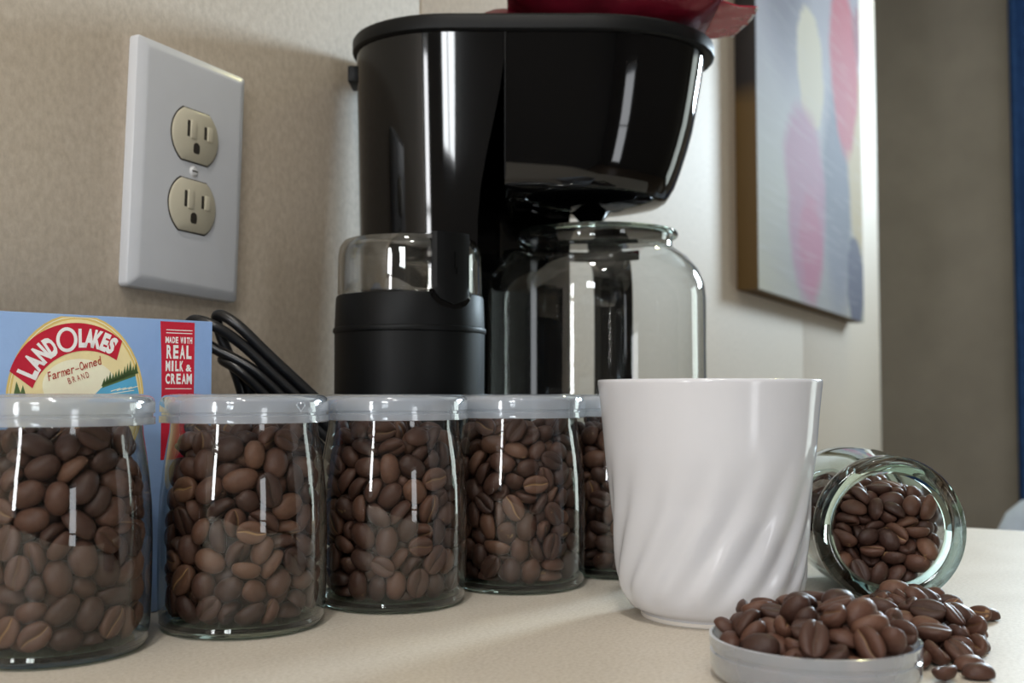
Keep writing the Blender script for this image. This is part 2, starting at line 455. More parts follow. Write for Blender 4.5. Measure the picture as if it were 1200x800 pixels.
def ell(cs, cz, rs, rz, soft=0.25, taper=0.0):
    du = t.math('DIVIDE', t.math('SUBTRACT', ub, cs), rs); dw = t.math('DIVIDE', t.math('SUBTRACT', wb, cz), rz)
    if taper: du = t.math('DIVIDE', du, t.math('ADD', 1.0, t.math('MULTIPLY', dw, taper)))
    d = t.math('SQRT', t.math('ADD', t.math('MULTIPLY', du, du), t.math('MULTIPLY', dw, dw)))
    return t.math('DIVIDE', t.math('SUBTRACT', 1 + soft * 0.5, d), soft, True)
c = t.ramp(t.math('DIVIDE', sx.outputs[1], 104.0), [(0.24, srgb(212, 204, 170)), (0.42, srgb(206, 204, 190)), (0.6, srgb(190, 186, 196)), (0.9, srgb(150, 146, 160))])
c = t.mix(t.math('MULTIPLY', streak, 0.35), c, srgb(180, 176, 186))
for e, colr, k in ((ell(189, 80, 15, 18, 0.8), srgb(92, 84, 104), 0.8), (ell(228, 46, 13, 21, 0.5), srgb(92, 98, 122), 0.85), (ell(214, 30, 30, 10, 0.9), srgb(150, 150, 166), 0.6),
                   (ell(249, 57, 12, 19, 0.3), srgb(214, 190, 140), 0.95), (ell(207, 65, 9.5, 10.5, 0.12), srgb(226, 214, 184), 1.0), (ell(236, 73, 13, 17, 0.2, 0.12), srgb(198, 40, 70), 0.95),
                   (ell(252, 84, 7, 6, 0.4), srgb(150, 30, 60), 0.8), (ell(203, 41, 14, 16, 0.25, 0.2), srgb(190, 120, 154), 0.85), (ell(206, 34, 8, 9, 0.4), srgb(206, 92, 130), 0.6), (ell(244, 31.5, 8.5, 9.5, 0.15), srgb(70, 72, 104), 0.95)):
    c = t.mix(t.math('MULTIPLY', e, k), c, colr)
c = t.mix(t.math('MULTIPLY', t.ramp(streak, [(0.55, (0, 0, 0, 1)), (0.7, (1, 1, 1, 1))]), 0.25), c, srgb(228, 224, 222))
c = t.mix(0.14, c, srgb(176, 174, 178))
c = t.mix(0.40, c, (0.03, 0.03, 0.035, 1))
M['canvas'] = t.done(t.bsdf(c, 0.7, 0.06, normal=t.bump(streak, 0.3, 0.002)))
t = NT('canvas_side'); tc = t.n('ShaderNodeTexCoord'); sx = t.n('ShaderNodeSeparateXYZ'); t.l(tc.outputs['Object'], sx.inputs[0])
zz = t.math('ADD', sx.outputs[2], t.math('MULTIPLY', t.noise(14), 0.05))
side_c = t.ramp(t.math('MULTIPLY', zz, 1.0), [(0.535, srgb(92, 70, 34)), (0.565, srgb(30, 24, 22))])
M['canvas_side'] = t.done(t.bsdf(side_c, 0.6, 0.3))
pt = thing('wall_painting', 'abstract canvas print of overlapping red, cream and plum ovals on the wall', 'painting', W0, ROOM_ROT)
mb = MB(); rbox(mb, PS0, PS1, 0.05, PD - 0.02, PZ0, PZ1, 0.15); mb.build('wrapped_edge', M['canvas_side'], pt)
me = bpy.data.meshes.new('canvas_face')
P4 = [(PS0 + .05, PZ0 + .05), (PS1 - .05, PZ0 + .05), (PS1 - .05, PZ1 - .05), (PS0 + .05, PZ1 - .05)]
me.from_pydata([(s * CM, -y * CM, z * CM) for y in (PD - 0.02, PD) for s, z in P4], [], [(0, 1, 5, 4), (1, 2, 6, 5), (2, 3, 7, 6), (3, 0, 4, 7), (4, 5, 6, 7)])
uvl = me.uv_layers.new(name='print')
for lp in me.loops: uvl.data[lp.index].uv = P4[lp.vertex_index % 4]
me.materials.append(M['canvas']); o = bpy.data.objects.new('canvas_face', me); COL.objects.link(o); o.parent = pt

# ------------------------------------------------------------------ chair beyond the counter
CH = Vector((96.5, 152, -90))
ch = thing('dining_chair', 'pale blue upholstered chair back showing past the counter end', 'chair', tuple(CH), radians(-18))
mb = MB(); rings = []
for z, w, d in ((46, 20, 3.0), (56, 22.5, 3.6), (68, 24, 3.8), (76, 23.2, 3.6), (79.5, 21.5, 3.3), (81.6, 19, 2.7), (82.6, 16, 1.8), (82.9, 12, 0.8)):
    rings.append([(w * (1 if abs(cos(a)) > 1 else math.copysign(abs(cos(a)) ** 0.7, cos(a))), d * sin(a) + 21 + (z - 48) * 0.1, z) for a in [2 * pi * k / 32 for k in range(32)]])
mb.loft(rings); mb.build('backrest', M['pale_cloth'], ch, angle=70)
mb = MB(); mb.box((0, 0, 44), (46, 44, 8), None, 2.5, 3); mb.build('seat', M['pale_cloth'], ch)
for x in (-20, 20):
    for y in (-18, 19):
        mb = MB(); mb.tube([(x, y, 41), (x * 1.05, y * 1.08, 0)], [2.0, 1.4], 12); mb.build('leg', M['cabinet_wood'], ch)

# ------------------------------------------------------------------ coffee maker
CX, CY = 5.6, 71.0            # carafe axis
YN, YF, YA = 64.4, 78.2, 71.3
YFT = 77.0
cm_ = thing('coffee_maker', 'glossy black drip coffee maker with a tapered brew basket against the wall', 'coffee maker', (0, 0, 0))
def plan(x0, x1, yn, yf, el, er, n=18, pw=1.0):
    """closed plan with rounded left and right ends, near side first"""
    ya, hw = (yn + yf) / 2, (yf - yn) / 2; P = []
    for k in range(n + 1):
        a = -pi / 2 + pi * k / n
        P.append((x1 - er + er * math.copysign(abs(cos(a)) ** pw, cos(a)), ya + hw * math.copysign(abs(sin(a)) ** 0.95, sin(a))))
    for k in range(n + 1):
        a = pi / 2 + pi * k / n
        P.append((x0 + el + el * math.copysign(abs(cos(a)) ** pw, cos(a)), ya + hw * math.copysign(abs(sin(a)) ** 0.95, sin(a))))
    return P
def back_left(x0, yn, yf, n=24):
    """left end, far side first; its far corner is cut long so that it stays clear of the angled wall"""
    P = []
    for k in range(n + 1):
        a = pi / 2 + pi * k / n; far = sin(a) > 0
        el, hw = (8.8, yf - 70.0) if far else (6.5, 70.0 - yn)
        P.append((x0 + el - el * abs(cos(a)) ** (0.8 if far else 1.0), 70.0 + hw * math.copysign(abs(sin(a)) ** 0.95, sin(a))))
    return P
def tower_plan(z):
    f = min(1, max(0, (31.5 - z) / 12)); f = f * f * (3 - 2 * f)
    x0 = -10.3 + 0.5 * (32 - z) / 20
    nx = -0.4 - 1.7 * f; P = [(nx, YN)]
    for k in range(1, 8): P.append((nx + (x0 + 6.4 - nx) * k / 8, YN))
    for k in range(25):
        a = -pi / 2 - pi * k / 24; near = sin(a) < 0
        el = 6.4 if near else 8.5; hw = (70.0 - YN) if near else (YFT - 70.0)
        P.append((x0 + el - el * abs(cos(a)) ** (1.0 if near else 0.8), 70.0 + hw * math.copysign(abs(sin(a)) ** 0.95, sin(a))))
    for k in range(1, 6): P.append((x0 + 8.5 + (4.2 - x0 - 8.5) * k / 6, YFT))
    a0, a1 = math.atan2(YFT - CY, 4.2 - CX), math.atan2(YN - CY, nx - CX) + 2 * pi
    r0, r1 = math.hypot(4.2 - CX, YFT - CY), math.hypot(nx - CX, YN - CY)
    for k in range(24):
        u = k / 24; a = a0 + (a1 - a0) * u
        rr = 7.75 + (r0 - 7.75) * max(0, 1 - u * 3) + (r1 - 7.75) * max(0, (u - 0.45) / 0.55) ** 1.6
        P.append((CX + rr * cos(a), CY + rr * sin(a)))
    return P
mb = MB(); mb.loft([[(x, y, z) for x, y in tower_plan(z)] for z in (2.6, 8, 14, 18, 20, 22, 24, 26, 28, 30, 31.7)])
mb.build('tower', M['black_gloss'], cm_, angle=40)
# base with hot plate
mb = MB(); P = plan(-10.0, 13.2, YN, YF, 5, 8.4)[:19] + back_left(-10.0, YN, YF)
mb.loft([[(x, y, z) for x, y in P] for z in (0.15, 2.4)] + [[(1.6 + (x - 1.6) * 0.985, YA + (y - YA) * 0.97, 2.58) for x, y in P]])
bs = mb.build('base', M['black_satin'], cm_)
mb = MB(); mb.lathe([(0, 2.9), (6.6, 2.9), (6.7, 2.75), (6.7, 2.5)], 48, Matrix.Translation((CX, CY, 0))); mb.build('hot_plate', M['black_satin'], bs)
# brew basket
def basket_ring(u):
    # u 0 top .. 1 bottom; measured right end
    prof = [(0, 12.95, 31.7), (0.18, 12.75, 30.4), (0.45, 12.2, 27.2), (0.7, 11.55, 24.9), (0.9, 10.95, 23.2), (1.0, 10.5, 22.45)]
    for (u0, x0, z0), (u1, x1, z1) in zip(prof, prof[1:]):
        if u <= u1 + 1e-9:
            k = (u - u0) / (u1 - u0); xr = x0 + (x1 - x0) * k; z = z0 + (z1 - z0) * k; break
    sh = (12.95 - xr)
    P = []; yn, yf = YN + 0.05 + sh * 0.55, YF - 0.1 - sh * 0.55
    hw, ya = (yf - yn) / 2, (yf + yn) / 2; er = 8.2 - sh * 0.5
    for k in range(33):
        a = -pi / 2 + pi * k / 32
        P.append((xr - er + er * abs(cos(a)) ** 0.95, ya + hw * math.copysign(abs(sin(a)) ** 0.9, sin(a)), z))
    for x in (3, 1, -0.45): P.append((x, yf, z))
    for x in (-0.45, 1, 3): P.append((x, yn, z))
    return P
rings = [basket_ring(u) for u in (0, 0.1, 0.2, 0.35, 0.5, 0.65, 0.8, 0.92, 1.0)]
last = rings[-1]
for k, dz in ((0.96, 0.28), (0.88, 0.48), (0.6, 0.75), (0.3, 0.95)):
    rings.append([(CX + (x - CX) * k, YA + (y - YA) * k, 22.45 - dz) for x, y, _ in last])
mb = MB(); mb.loft(rings); mb.build('brew_basket', M['black_gloss'], cm_, angle=50)
mb = MB(); mb.lathe([(0, 20.75), (0.7, 20.75), (0.85, 20.95), (1.2, 21.4), (2.2, 21.9), (2.9, 22.2), (2.9, 22.4)], 32, Matrix.Translation((CX - 0.3, CY, 0))); mb.build('drip_nozzle', M['black_gloss'], cm_)
# lid rim and lid
P0 = plan(-10.55, 13.6, YN - 0.25, YF + 0.2, 5.2, 8.6)[:19] + back_left(-10.55, YN - 0.25, YF + 0.2)
def off(P, k): return [(1.5 + (x - 1.5) * k, YA + (y - YA) * k) for x, y in P]
mb = MB()
rings = [[(x, y, 31.62) for x, y in off(P0, 0.985)], [(x, y, 31.75) for x, y in P0], [(x, y, 32.45) for x, y in P0], [(x, y, 32.62) for x, y in off(P0, 0.99)],
         [(x, y, 32.7) for x, y in off(P0, 0.975)], [(x, y, 32.72) for x, y in off(P0, 0.7)]]
mb.loft(rings); mb.build('top_lid', M['black_satin'], cm_)
mb = MB(); mb.box((-10.55, 70.9, 30.6), (0.7, 2.4, 1.1), None, 0.15); mb.build('lid_hinge', M['black_satin'], cm_)
mb = MB(); mb.box((-0.42, YN + 0.02, 27.0), (0.07, 0.12, 9.2), None, 0.02); mb.build('housing_seam', M['black_satin'], cm_)

# ------------------------------------------------------------------ carafe
cf = thing('glass_carafe', 'empty clear glass carafe under the black brew basket', 'carafe', (CX, CY, 2.92))
g = [(0, 0.02), (6.2, 0.02), (6.9, 0.25), (7.2, 0.9), (7.25, 3), (7.25, 12.7), (7.15, 13.7), (6.75, 14.65), (6.1, 15.4), (5.45, 15.9), (5.15, 16.1), (5.08, 16.35), (5.1, 16.7), (5.2, 16.95), (5.35, 17.1)]
mb = MB(); mb.lathe(g, 96); mb.build('glass_bowl', M['carafe_glass'], cf)
mb = MB(); mb.lathe([(5.28, 16.8), (5.42, 16.86), (5.46, 17.0), (5.41, 17.14), (5.26, 17.16), (5.16, 17.03), (5.28, 16.8)], 96); mb.build('glass_rim', M['thick_glass'], cf)
mb = MB(); mb.lathe([(0, 17.5), (1.0, 17.55), (1.6, 17.35), (2.2, 17.2), (4.6, 17.25), (4.9, 17.15), (4.92, 16.8), (4.6, 16.7), (0, 16.75)], 64); mb.build('carafe_lid', M['black_gloss'], cf)
hd = radians(78)   # handle points away from the camera, towards the wall
MH = Matrix.Rotation(hd, 4, 'Z')
mb = MB(); mb.tube(spline([(5.2, 0, 16.3), (7.2, 0, 16.5), (9.2, 0, 15.9), (10.2, 0, 14.0), (10.3, 0, 10), (9.9, 0, 5.5), (9.0, 0, 3.6), (7.6, 0, 3.2)], 6), 0.75, 14, MH, flat=2.0); hh = mb.build('handle', M['black_gloss'], cf)
mb = MB(); mb.lathe([(5.06, 15.9), (5.2, 15.95), (5.2, 16.55), (5.06, 16.6)], 64, MH, arc=(-0.5, 0.5)); mb.build('handle_clamp', M['black_gloss'], hh)

# ------------------------------------------------------------------ coffee grinder
gr = thing('coffee_grinder', 'small black electric coffee grinder with a clear cap, behind the jars', 'grinder', (-5.75, 60, 0))
mb = MB(); mb.lathe([(0, 0.1), (3.7, 0.1), (3.95, 0.35), (4.05, 1.2), (4.18, 8), (4.2, 12.55), (4.2, 12.7)], 72); mb.build('motor_body', M['black_satin'], gr)
mb = MB(); mb.lathe([(4.2, 12.7), (4.27, 12.75), (4.3, 12.88), (4.27, 13.0), (4.2, 13.04)], 72); mb.build('seam_ring', M['black_satin'], gr)
mb = MB(); mb.lathe([(4.2, 13.04), (4.2, 13.1), (4.14, 14.65), (4.1, 14.78), (3.9, 14.82), (3.5, 14.8), (3.3, 14.2), (2.6, 13.6), (0, 13.5)], 72); mb.build('collar', M['black_satin'], gr)
mb = MB(); mb.lathe([(4.0, 14.84), (4.05, 15.0), (4.03, 17.0), (3.95, 17.55), (3.7, 17.9), (3.3, 18.0), (0, 18.05)], 72)
mb.lathe([(3.82, 14.9), (3.84, 17.0), (3.7, 17.5), (3.3, 17.75), (0, 17.8)], 72); mb.build('clear_cap', M['smoky_plastic'], gr)
mb = MB(); mb.tube([(-2.4, 0.4, 14.2), (0, 0, 14.4), (2.4, -0.4, 14.2)], [0.12, 0.3, 0.12], 8, flat=0.4); mb.lathe([(0, 14.7), (0.4, 14.65), (0.4, 13.5)], 16); mb.build('blade', M['steel'], gr)
def tab_mesh(a_half, z0, z1, r, thick):
    rows = []
    for i in range(15):
        z = z0 + (z1 - z0) * i / 14
        k = 1.0
        dz = z - z0
        if dz < 1.15: k = math.sqrt(max(0.0, 1 - ((1.15 - dz) / 1.15) ** 2)) * 0.98 + 0.02
        rows.append([(-a_half * k + 2 * a_half * k * j / 12, z) for j in range(13)])
    mb = MB(); vs = []; fs = []
    for lay in (0, 1):
        for row in rows:
            for a, z in row:
                edge = min(1.0, (1 - abs(a) / a_half) * 6 + 0.3) if lay else 1.0
                rr = r + thick * edge if lay else r
                vs.append((rr * sin(a), -rr * cos(a), z))
    N = 15 * 13
    for lay in (0, 1):
        for i in range(14):
            for j in range(12):
                q = [lay * N + i * 13 + j, lay * N + i * 13 + j + 1, lay * N + (i + 1) * 13 + j + 1, lay * N + (i + 1) * 13 + j]
                fs.append(tuple(q if lay else q[::-1]))
    for i in range(14):
        for j in (0, 12):
            fs.append((i * 13 + j, (i + 1) * 13 + j, N + (i + 1) * 13 + j, N + i * 13 + j))
    for i in (0, 14):
        for j in range(12):
            fs.append((i * 13 + j, i * 13 + j + 1, N + i * 13 + j + 1, N + i * 13 + j))
    return mb.add(vs, fs, Matrix.Rotation(radians(39), 4, 'Z'))
rs_ = tab_mesh(0.35, 13.9, 14.9, 4.06, 0.13).build('tab_recess', M['black_gloss'], gr)
tb = tab_mesh(0.30, 14.15, 18.0, 4.05, 0.24).build('switch_tab', M['black_satin'], gr)
mb = MB(); MA = Matrix.Rotation(radians(39), 4, 'Z')
mb.box((0, -4.31, 16.5), (0.05, 0.03, 0.9), MA); mb.box((0.12, -4.31, 15.95), (0.05, 0.03, 0.35), MA @ Matrix.Translation((0, 0, 0))); mb.build('arrow_mark', M['black_gloss'], tb, smooth=False)

# ------------------------------------------------------------------ red foil coffee bag on the maker
bgt = thing('coffee_bag', 'dark red foil coffee bag lying on top of the coffee maker', 'bag', (6.5, 70.5, 32.74))
def pillow(mb, L, W, H, n=22, m=16, seed=3, x0=0):
    random.seed(seed); vs = []; fs = []
    bumps = [(random.uniform(-L / 2, L / 2), random.uniform(-W / 2, W / 2), random.uniform(1.0, 2.5), random.uniform(-0.35, 0.35)) for _ in range(14)]
    for lay in (1, -1):
        for i in range(n + 1):
            for j in range(m + 1):
                u, w = -1 + 2 * i / n, -1 + 2 * j / m
                h = (1 - abs(u) ** 3.2) ** 0.6 * (1 - abs(w) ** 2.4) ** 0.6
                x, y = u * L / 2, w * W / 2 * (1 - 0.08 * (1 - abs(u)))
                z = H / 2 + (H / 2 if lay > 0 else -H / 2) * h
                if lay > 0:
                    for bx, by, br, bh in bumps: z += bh * h * math.exp(-((x - bx) ** 2 + (y - by) ** 2) / br ** 2)
                vs.append((x + x0, y, z))
    N = (n + 1) * (m + 1)
    for lay in (0, 1):
        for i in range(n):
            for j in range(m):
                a = lay * N + i * (m + 1) + j; q = (a, a + 1, a + m + 2, a + m + 1)
                fs.append(q if lay else q[::-1])
    return mb.add(vs, fs)
mb = MB(); pillow(mb, 13.8, 9.5, 3.6, seed=3, x0=0.1); mb.build('bag_body', M['red_foil'], bgt, angle=60)
mb = MB(); pillow(mb, 7.4, 7, 1.7, 14, 12, seed=5, x0=-5.0); mb.build('folded_flap', M['red_foil'], bgt, angle=60)
mb = MB()
vs = []; fs = []
for i in range(9):
    for j in range(9):
        u, w = i / 8, j / 8
        vs.append((6.3 + 3.1 * u - 0.5 * abs(w - 0.4), -3.6 + 7.4 * w, 1.75 + 0.1 * u - 1.15 * (1 - w) * u * 0.6 + 0.08 * sin(j * 2.4 + i)))
vs2 = [(x, y, z + 0.09) for x, y, z in vs]
for i in range(8):
    for j in range(8):
        a = i * 9 + j; fs.append((a, a + 1, a + 10, a + 9)); fs.append((81 + a, 81 + a + 9, 81 + a + 10, 81 + a + 1))
for k in range(8):
    for a, b in ((k, k + 1), (72 + k, 73 + k), (k * 9, k * 9 + 9), (k * 9 + 8, k * 9 + 17)): fs.append((a, b, 81 + b, 81 + a))
mb.add(vs + vs2, fs); sl = mb.build('crimped_seal', M['bag_seal'], bgt, angle=60)
mb = MB()
mb.tube([(9.0 + 0.36 * sin(k) * 0 - 0.5 * abs(k / 8 - 0.4) + 0.35, -3.6 + 7.4 * k / 8, 1.8 + 0.12 - 1.15 * (1 - k / 8) * 0.6) for k in range(9)], 0.1, 6); mb.build('silver_edge', M['bag_silver'], sl)

# ------------------------------------------------------------------ power cord
mb = MB()
U = Vector((0.72, 0.10, -0.68)).normalized(); Vv = Vector((0.67, 0.02, 0.72)).normalized(); Yv = Vector((0.1, 1, 0)).normalized()
def cp(a, b, c): # a along the slope, b across it, c in depth
    return Vector((-15.15, 54.6, 12.75)) + U * a + Vv * b + Yv * c
pts = [(-11.5, 64.5, 0.5), (-12.4, 60, 0.5), (-12.7, 57.5, 0.9), (-13.2, 56.2, 5.0), (-14.1, 55.6, 9.6), (-15.1, 55.4, 12.3)]
pts += [tuple(cp(-0.6, 0.35, 0.6)), tuple(cp(0.5, 0.8, 0.1))]
pts += [tuple(cp(a, 0.80, 0)) for a in (3, 6, 9)] + [tuple(cp(10.2, 0.45, 0.1)), tuple(cp(9.6, 0.2, 0))]
pts += [tuple(cp(a, 0.27, -0.05)) for a in (7, 4, 1.5)] + [tuple(cp(-0.2, 0.0, -0.2)), tuple(cp(-1.2, -0.6, 0.2)), tuple(cp(-0.9, -1.2, 0.5)), tuple(cp(0.6, -0.9, 0.3))]
pts += [tuple(cp(a, -0.27, 0)) for a in (3, 6, 9)] + [tuple(cp(10.2, -0.6, 0.1)), tuple(cp(9.5, -0.88, 0))]
pts += [tuple(cp(a, -0.80, 0)) for a in (7, 4.5, 2.4)] + [tuple(cp(1.2, -1.1, 0.5))]
pts += [(-14.0, 55.6, 10.6), (-13.2, 55.9, 7.0), (-12.6, 56.4, 3), (-11.9, 57.2, 0.9), (-12.0, 59.0, 0.5), (-13.6, 59.5, 0.5)]
mb.tube(spline(pts, 7), 0.285, 12); pc = mb.build('power_cord', M['black_rubber'], None)
tag(pc, 'black power cord folded into a bundle between carton and grinder', 'cord')

# ------------------------------------------------------------------ creamer carton
bx = thing('creamer_carton', 'blue creamer carton with a red arched banner behind the jars', 'carton', (-13.5, 48.0, 0), math.atan2(0.68468, 0.72885))
BH, BL, BD = 12.6, 14.5, 4.6
mb = MB(); mb.box((-BL / 2, BD / 2, BH / 2 + 0.02), (BL, BD, BH), None, 0.06, 2); mb.build('carton_body', M['carton_blue'], bx)
def flat(name, polys, mat, lift, parent=bx):
    """flat print lying on the carton's front face, a hair proud of it; polys in (x, z)"""
    m_ = MB()
    for P in polys: m_.add([(x, -lift, z) for x, z in P], [tuple(range(len(P)))])
    o_ = m_.build(name, mat, parent, smooth=False, fix=False)
    if len(polys) > 1: o_['kind'] = 'stuff'
    return o_
def strip(outer, inner): # quads between two polylines of equal length
    return [[outer[k], inner[k], inner[k + 1], outer[k + 1]] for k in range(len(outer) - 1)]
def elp(cx, cz, a, b, a0=0, a1=360, n=48):
    return [(cx + a * cos(radians(a0 + (a1 - a0) * k / n)), cz + b * sin(radians(a0 + (a1 - a0) * k / n))) for k in range(n + 1)]
def clip_top(P, zt=12.52): return [(x, min(z, zt)) for x, z in P]
SC = (-5.98, 9.1)
flat('sun_disc', [clip_top(elp(*SC, 2.82, 3.55))[:-1]], M['ink_gold'], 0.004)
flat('sun_disc', [clip_top(elp(*SC, 2.62, 3.33), 12.46)[:-1]], M['ink_cream'], 0.008)
flat('sun_line', strip(clip_top(elp(*SC, 2.72, 3.46), 12.5), clip_top(elp(*SC, 2.70, 3.42), 12.48)), M['ink_pale'], 0.010)
flat('sun_glow', [elp(-5.9, 9.7, 1.5, 1.1)[:-1]], M['ink_pale'], 0.012)
# lake and trees
flat('lake', [[(-5.0, 9.62), (-3.55, 10.15), (-3.3, 9.0), (-5.6, 9.0)]], M['ink_lake'], 0.013)
flat('lake_glint', [[(-4.6 + 0.25 * k, 9.45 + 0.03 * k), (-4.2 + 0.25 * k, 9.58 + 0.03 * k), (-4.2 + 0.25 * k, 9.61 + 0.03 * k), (-4.6 + 0.25 * k, 9.49 + 0.03 * k)] for k in range(4)] + [[(-4.9, 9.3), (-3.6, 9.5), (-3.6, 9.53), (-4.9, 9.33)]], M['ink_pale'], 0.016)
random.seed(11); tr = [[(-4.95, 9.78), (-3.55, 10.28), (-3.55, 10.12), (-4.98, 9.6)]]
for k in range(12):
    x = -4.9 + 1.36 * k / 11; z = 9.72 + 0.52 * k / 11; h = random.uniform(0.28, 0.62) * (0.7 + 0.6 * k / 11)
    tr.append([(x - 0.09, z), (x + 0.09, z + 0.03), (x + 0.01, z + h)]); tr.append([(x - 0.12, z - 0.05), (x + 0.12, z), (x, z + h * 0.6)])
tr += [[(-8.5, 9.3), (-8.2, 9.3), (-8.4, 9.85)], [(-8.3, 9.2), (-8.0, 9.2), (-8.15, 9.7)]]
flat('trees', tr, M['ink_green'], 0.018)
# arched banner: circle through three measured points
def circ(a, b, c):
    ax_, ay, bx_, by, cx_, cy = *a, *b, *c
    d = 2 * (ax_ * (by - cy) + bx_ * (cy - ay) + cx_ * (ay - by))
    ux = ((ax_**2 + ay**2) * (by - cy) + (bx_**2 + by**2) * (cy - ay) + (cx_**2 + cy**2) * (ay - by)) / d
    uy = ((ax_**2 + ay**2) * (cx_ - bx_) + (bx_**2 + by**2) * (ax_ - cx_) + (cx_**2 + cy**2) * (bx_ - ax_)) / d
    return ux, uy, math.hypot(ax_ - ux, ay - uy)
def arcpts(a, b, c, n=24):
    x, y, r = circ(a, b, c); t0, t1 = math.atan2(a[1] - y, a[0] - x), math.atan2(c[1] - y, c[0] - x)
    return [(x + r * cos(t0 + (t1 - t0) * k / n), y + r * sin(t0 + (t1 - t0) * k / n)) for k in range(n + 1)]
bo = arcpts((-8.67, 10.24), (-6.19, 12.27), (-4.16, 11.6)); bi = arcpts((-7.78, 9.58), (-5.94, 11.12), (-4.38, 10.77))
flat('arched_banner', strip(bo, bi), M['ink_red'], 0.020)
def glyph(ch, shear=0.0, bold=0.02):
    cu = bpy.data.curves.new('g', 'FONT'); cu.body = ch; cu.size = 1; cu.offset = bold; cu.shear = shear; cu.resolution_u = 3; cu.fill_mode = 'FRONT'
    o = bpy.data.objects.new('g', cu); COL.objects.link(o)
    dg = bpy.context.evaluated_depsgraph_get(); m_ = o.evaluated_get(dg).to_mesh()
    vs = [tuple(x.co) for x in m_.vertices]; fs = [tuple(p.vertices) for p in m_.polygons]
    o.evaluated_get(dg).to_mesh_clear(); bpy.data.objects.remove(o); bpy.data.curves.remove(cu)
    return vs, fs
def lettering(name, items, mat, lift, shear=0.0, bold=0.02, parent=bx):
    """items: (text, centre x, centre z, width, height, turn in degrees)"""
    m_ = MB()
    for ch, cx, cz, w, h, rot in items:
        vs, fs = glyph(ch, shear, bold)
        x0, x1 = min(v[0] for v in vs), max(v[0] for v in vs); y0, y1 = min(v[1] for v in vs), max(v[1] for v in vs)
        a = radians(rot); out = []
        for v in vs:
            x, y = ((v[0] - x0) / (x1 - x0) - 0.5) * w, ((v[1] - y0) / (y1 - y0) - 0.5) * h
            out.append((cx + x * cos(a) - y * sin(a), -lift, cz + x * sin(a) + y * cos(a)))
        m_.add(out, fs)
    return m_.build(name, mat, parent, smooth=False, fix=False)
BNX, BNZ, BNR = circ((-7.97, 10.22), (-6.49, 11.56), (-4.63, 11.40))
def on_arc(ch, x, w, h, dr=0.0):
    z = BNZ + math.sqrt(BNR ** 2 - (x - BNX) ** 2); a = math.atan2(z - BNZ, x - BNX)
    return (ch, x + dr * cos(a), z + dr * sin(a), w, h, math.degrees(a) - 90)
lettering('banner_lettering', [on_arc('L', -7.97, .36, .82), on_arc('A', -7.74, .44, .82), on_arc('N', -7.45, .42, .82), on_arc('D', -7.11, .40, .82)]
          + [on_arc('L', -5.84, .32, .78, -.02), on_arc('A', -5.54, .40, .78), on_arc('K', -5.20, .38, .78), on_arc('E', -4.89, .30, .78), on_arc('S', -4.60, .32, .74)], M['ink_white'], 0.026, bold=0.06)
flat('banner_ring', strip(elp(-6.47, 11.57, 0.43, 0.51), elp(-6.47, 11.57, 0.29, 0.37)), M['ink_white'], 0.026)
sl_ = math.degrees(math.atan2(10.80 - 10.05, 2.05))
def along(word, x0, z0, x1, z1, h, frac=0.8, sizes=None):
    n_ = len(word); out = []
    for k, c_ in enumerate(word):
        u = (k + 0.5) / n_; tall = c_.isupper() or c_ in 'dhklbft'
        hh = h if tall else h * 0.66; 
        if c_ == '-': hh = h * 0.1
        if c_ == ' ': continue
        cz = z0 + (z1 - z0) * u - ((h - hh) / 2 if c_ != '-' else 0.17 * h)
        w_ = math.hypot(x1 - x0, z1 - z0) / n_ * frac * (1.25 if c_ in 'mwMW' else 0.55 if c_ in 'iIl' else 1.0)
        out.append((c_, x0 + (x1 - x0) * u, cz, w_, hh, math.degrees(math.atan2(z1 - z0, x1 - x0))))
    return out
lettering('small_lettering', along('Farmer-Owned', -7.22, 10.04, -5.02, 10.78, 0.36, 0.92), M['ink_brick'], 0.026, shear=0.25, bold=0.01)
lettering('small_lettering', along('BRAND', -6.42, 9.86, -5.52, 10.18, 0.25, 0.62), M['ink_brick'], 0.026, bold=0.0)
# red side strip with its lettering
flat('red_strip', [[(-2.47, 12.52), (-0.87, 12.52), (-0.86, 11), (-0.86, 6.5), (-2.36, 6.5), (-2.37, 9.5), (-2.40, 11)]], M['ink_red'], 0.006)
flat('strip_rule', [[(-2.2, z), (-0.98, z), (-0.98, z + 0.035), (-2.2, z + 0.035)] for z in (12.14, 12.01, 9.57)], M['ink_white'], 0.012)
def word_line(word, x0, x1, z, h, frac=0.86):
    return along(word, x0, z, x1, z, h, frac)
lettering('strip_lettering', word_line('MADE', -2.22, -1.62, 11.72, 0.28) + word_line('WITH', -1.53, -0.97, 11.72, 0.28) + word_line('REAL', -2.2, -0.97, 11.2, 0.60, 0.8)
          + word_line('MILK', -2.2, -1.36, 10.58, 0.46, 0.8) + word_line('&', -1.28, -0.97, 10.58, 0.46, 0.9) + word_line('CREAM', -2.22, -0.97, 10.02, 0.46, 0.82), M['ink_white'], 0.012, bold=0.04)

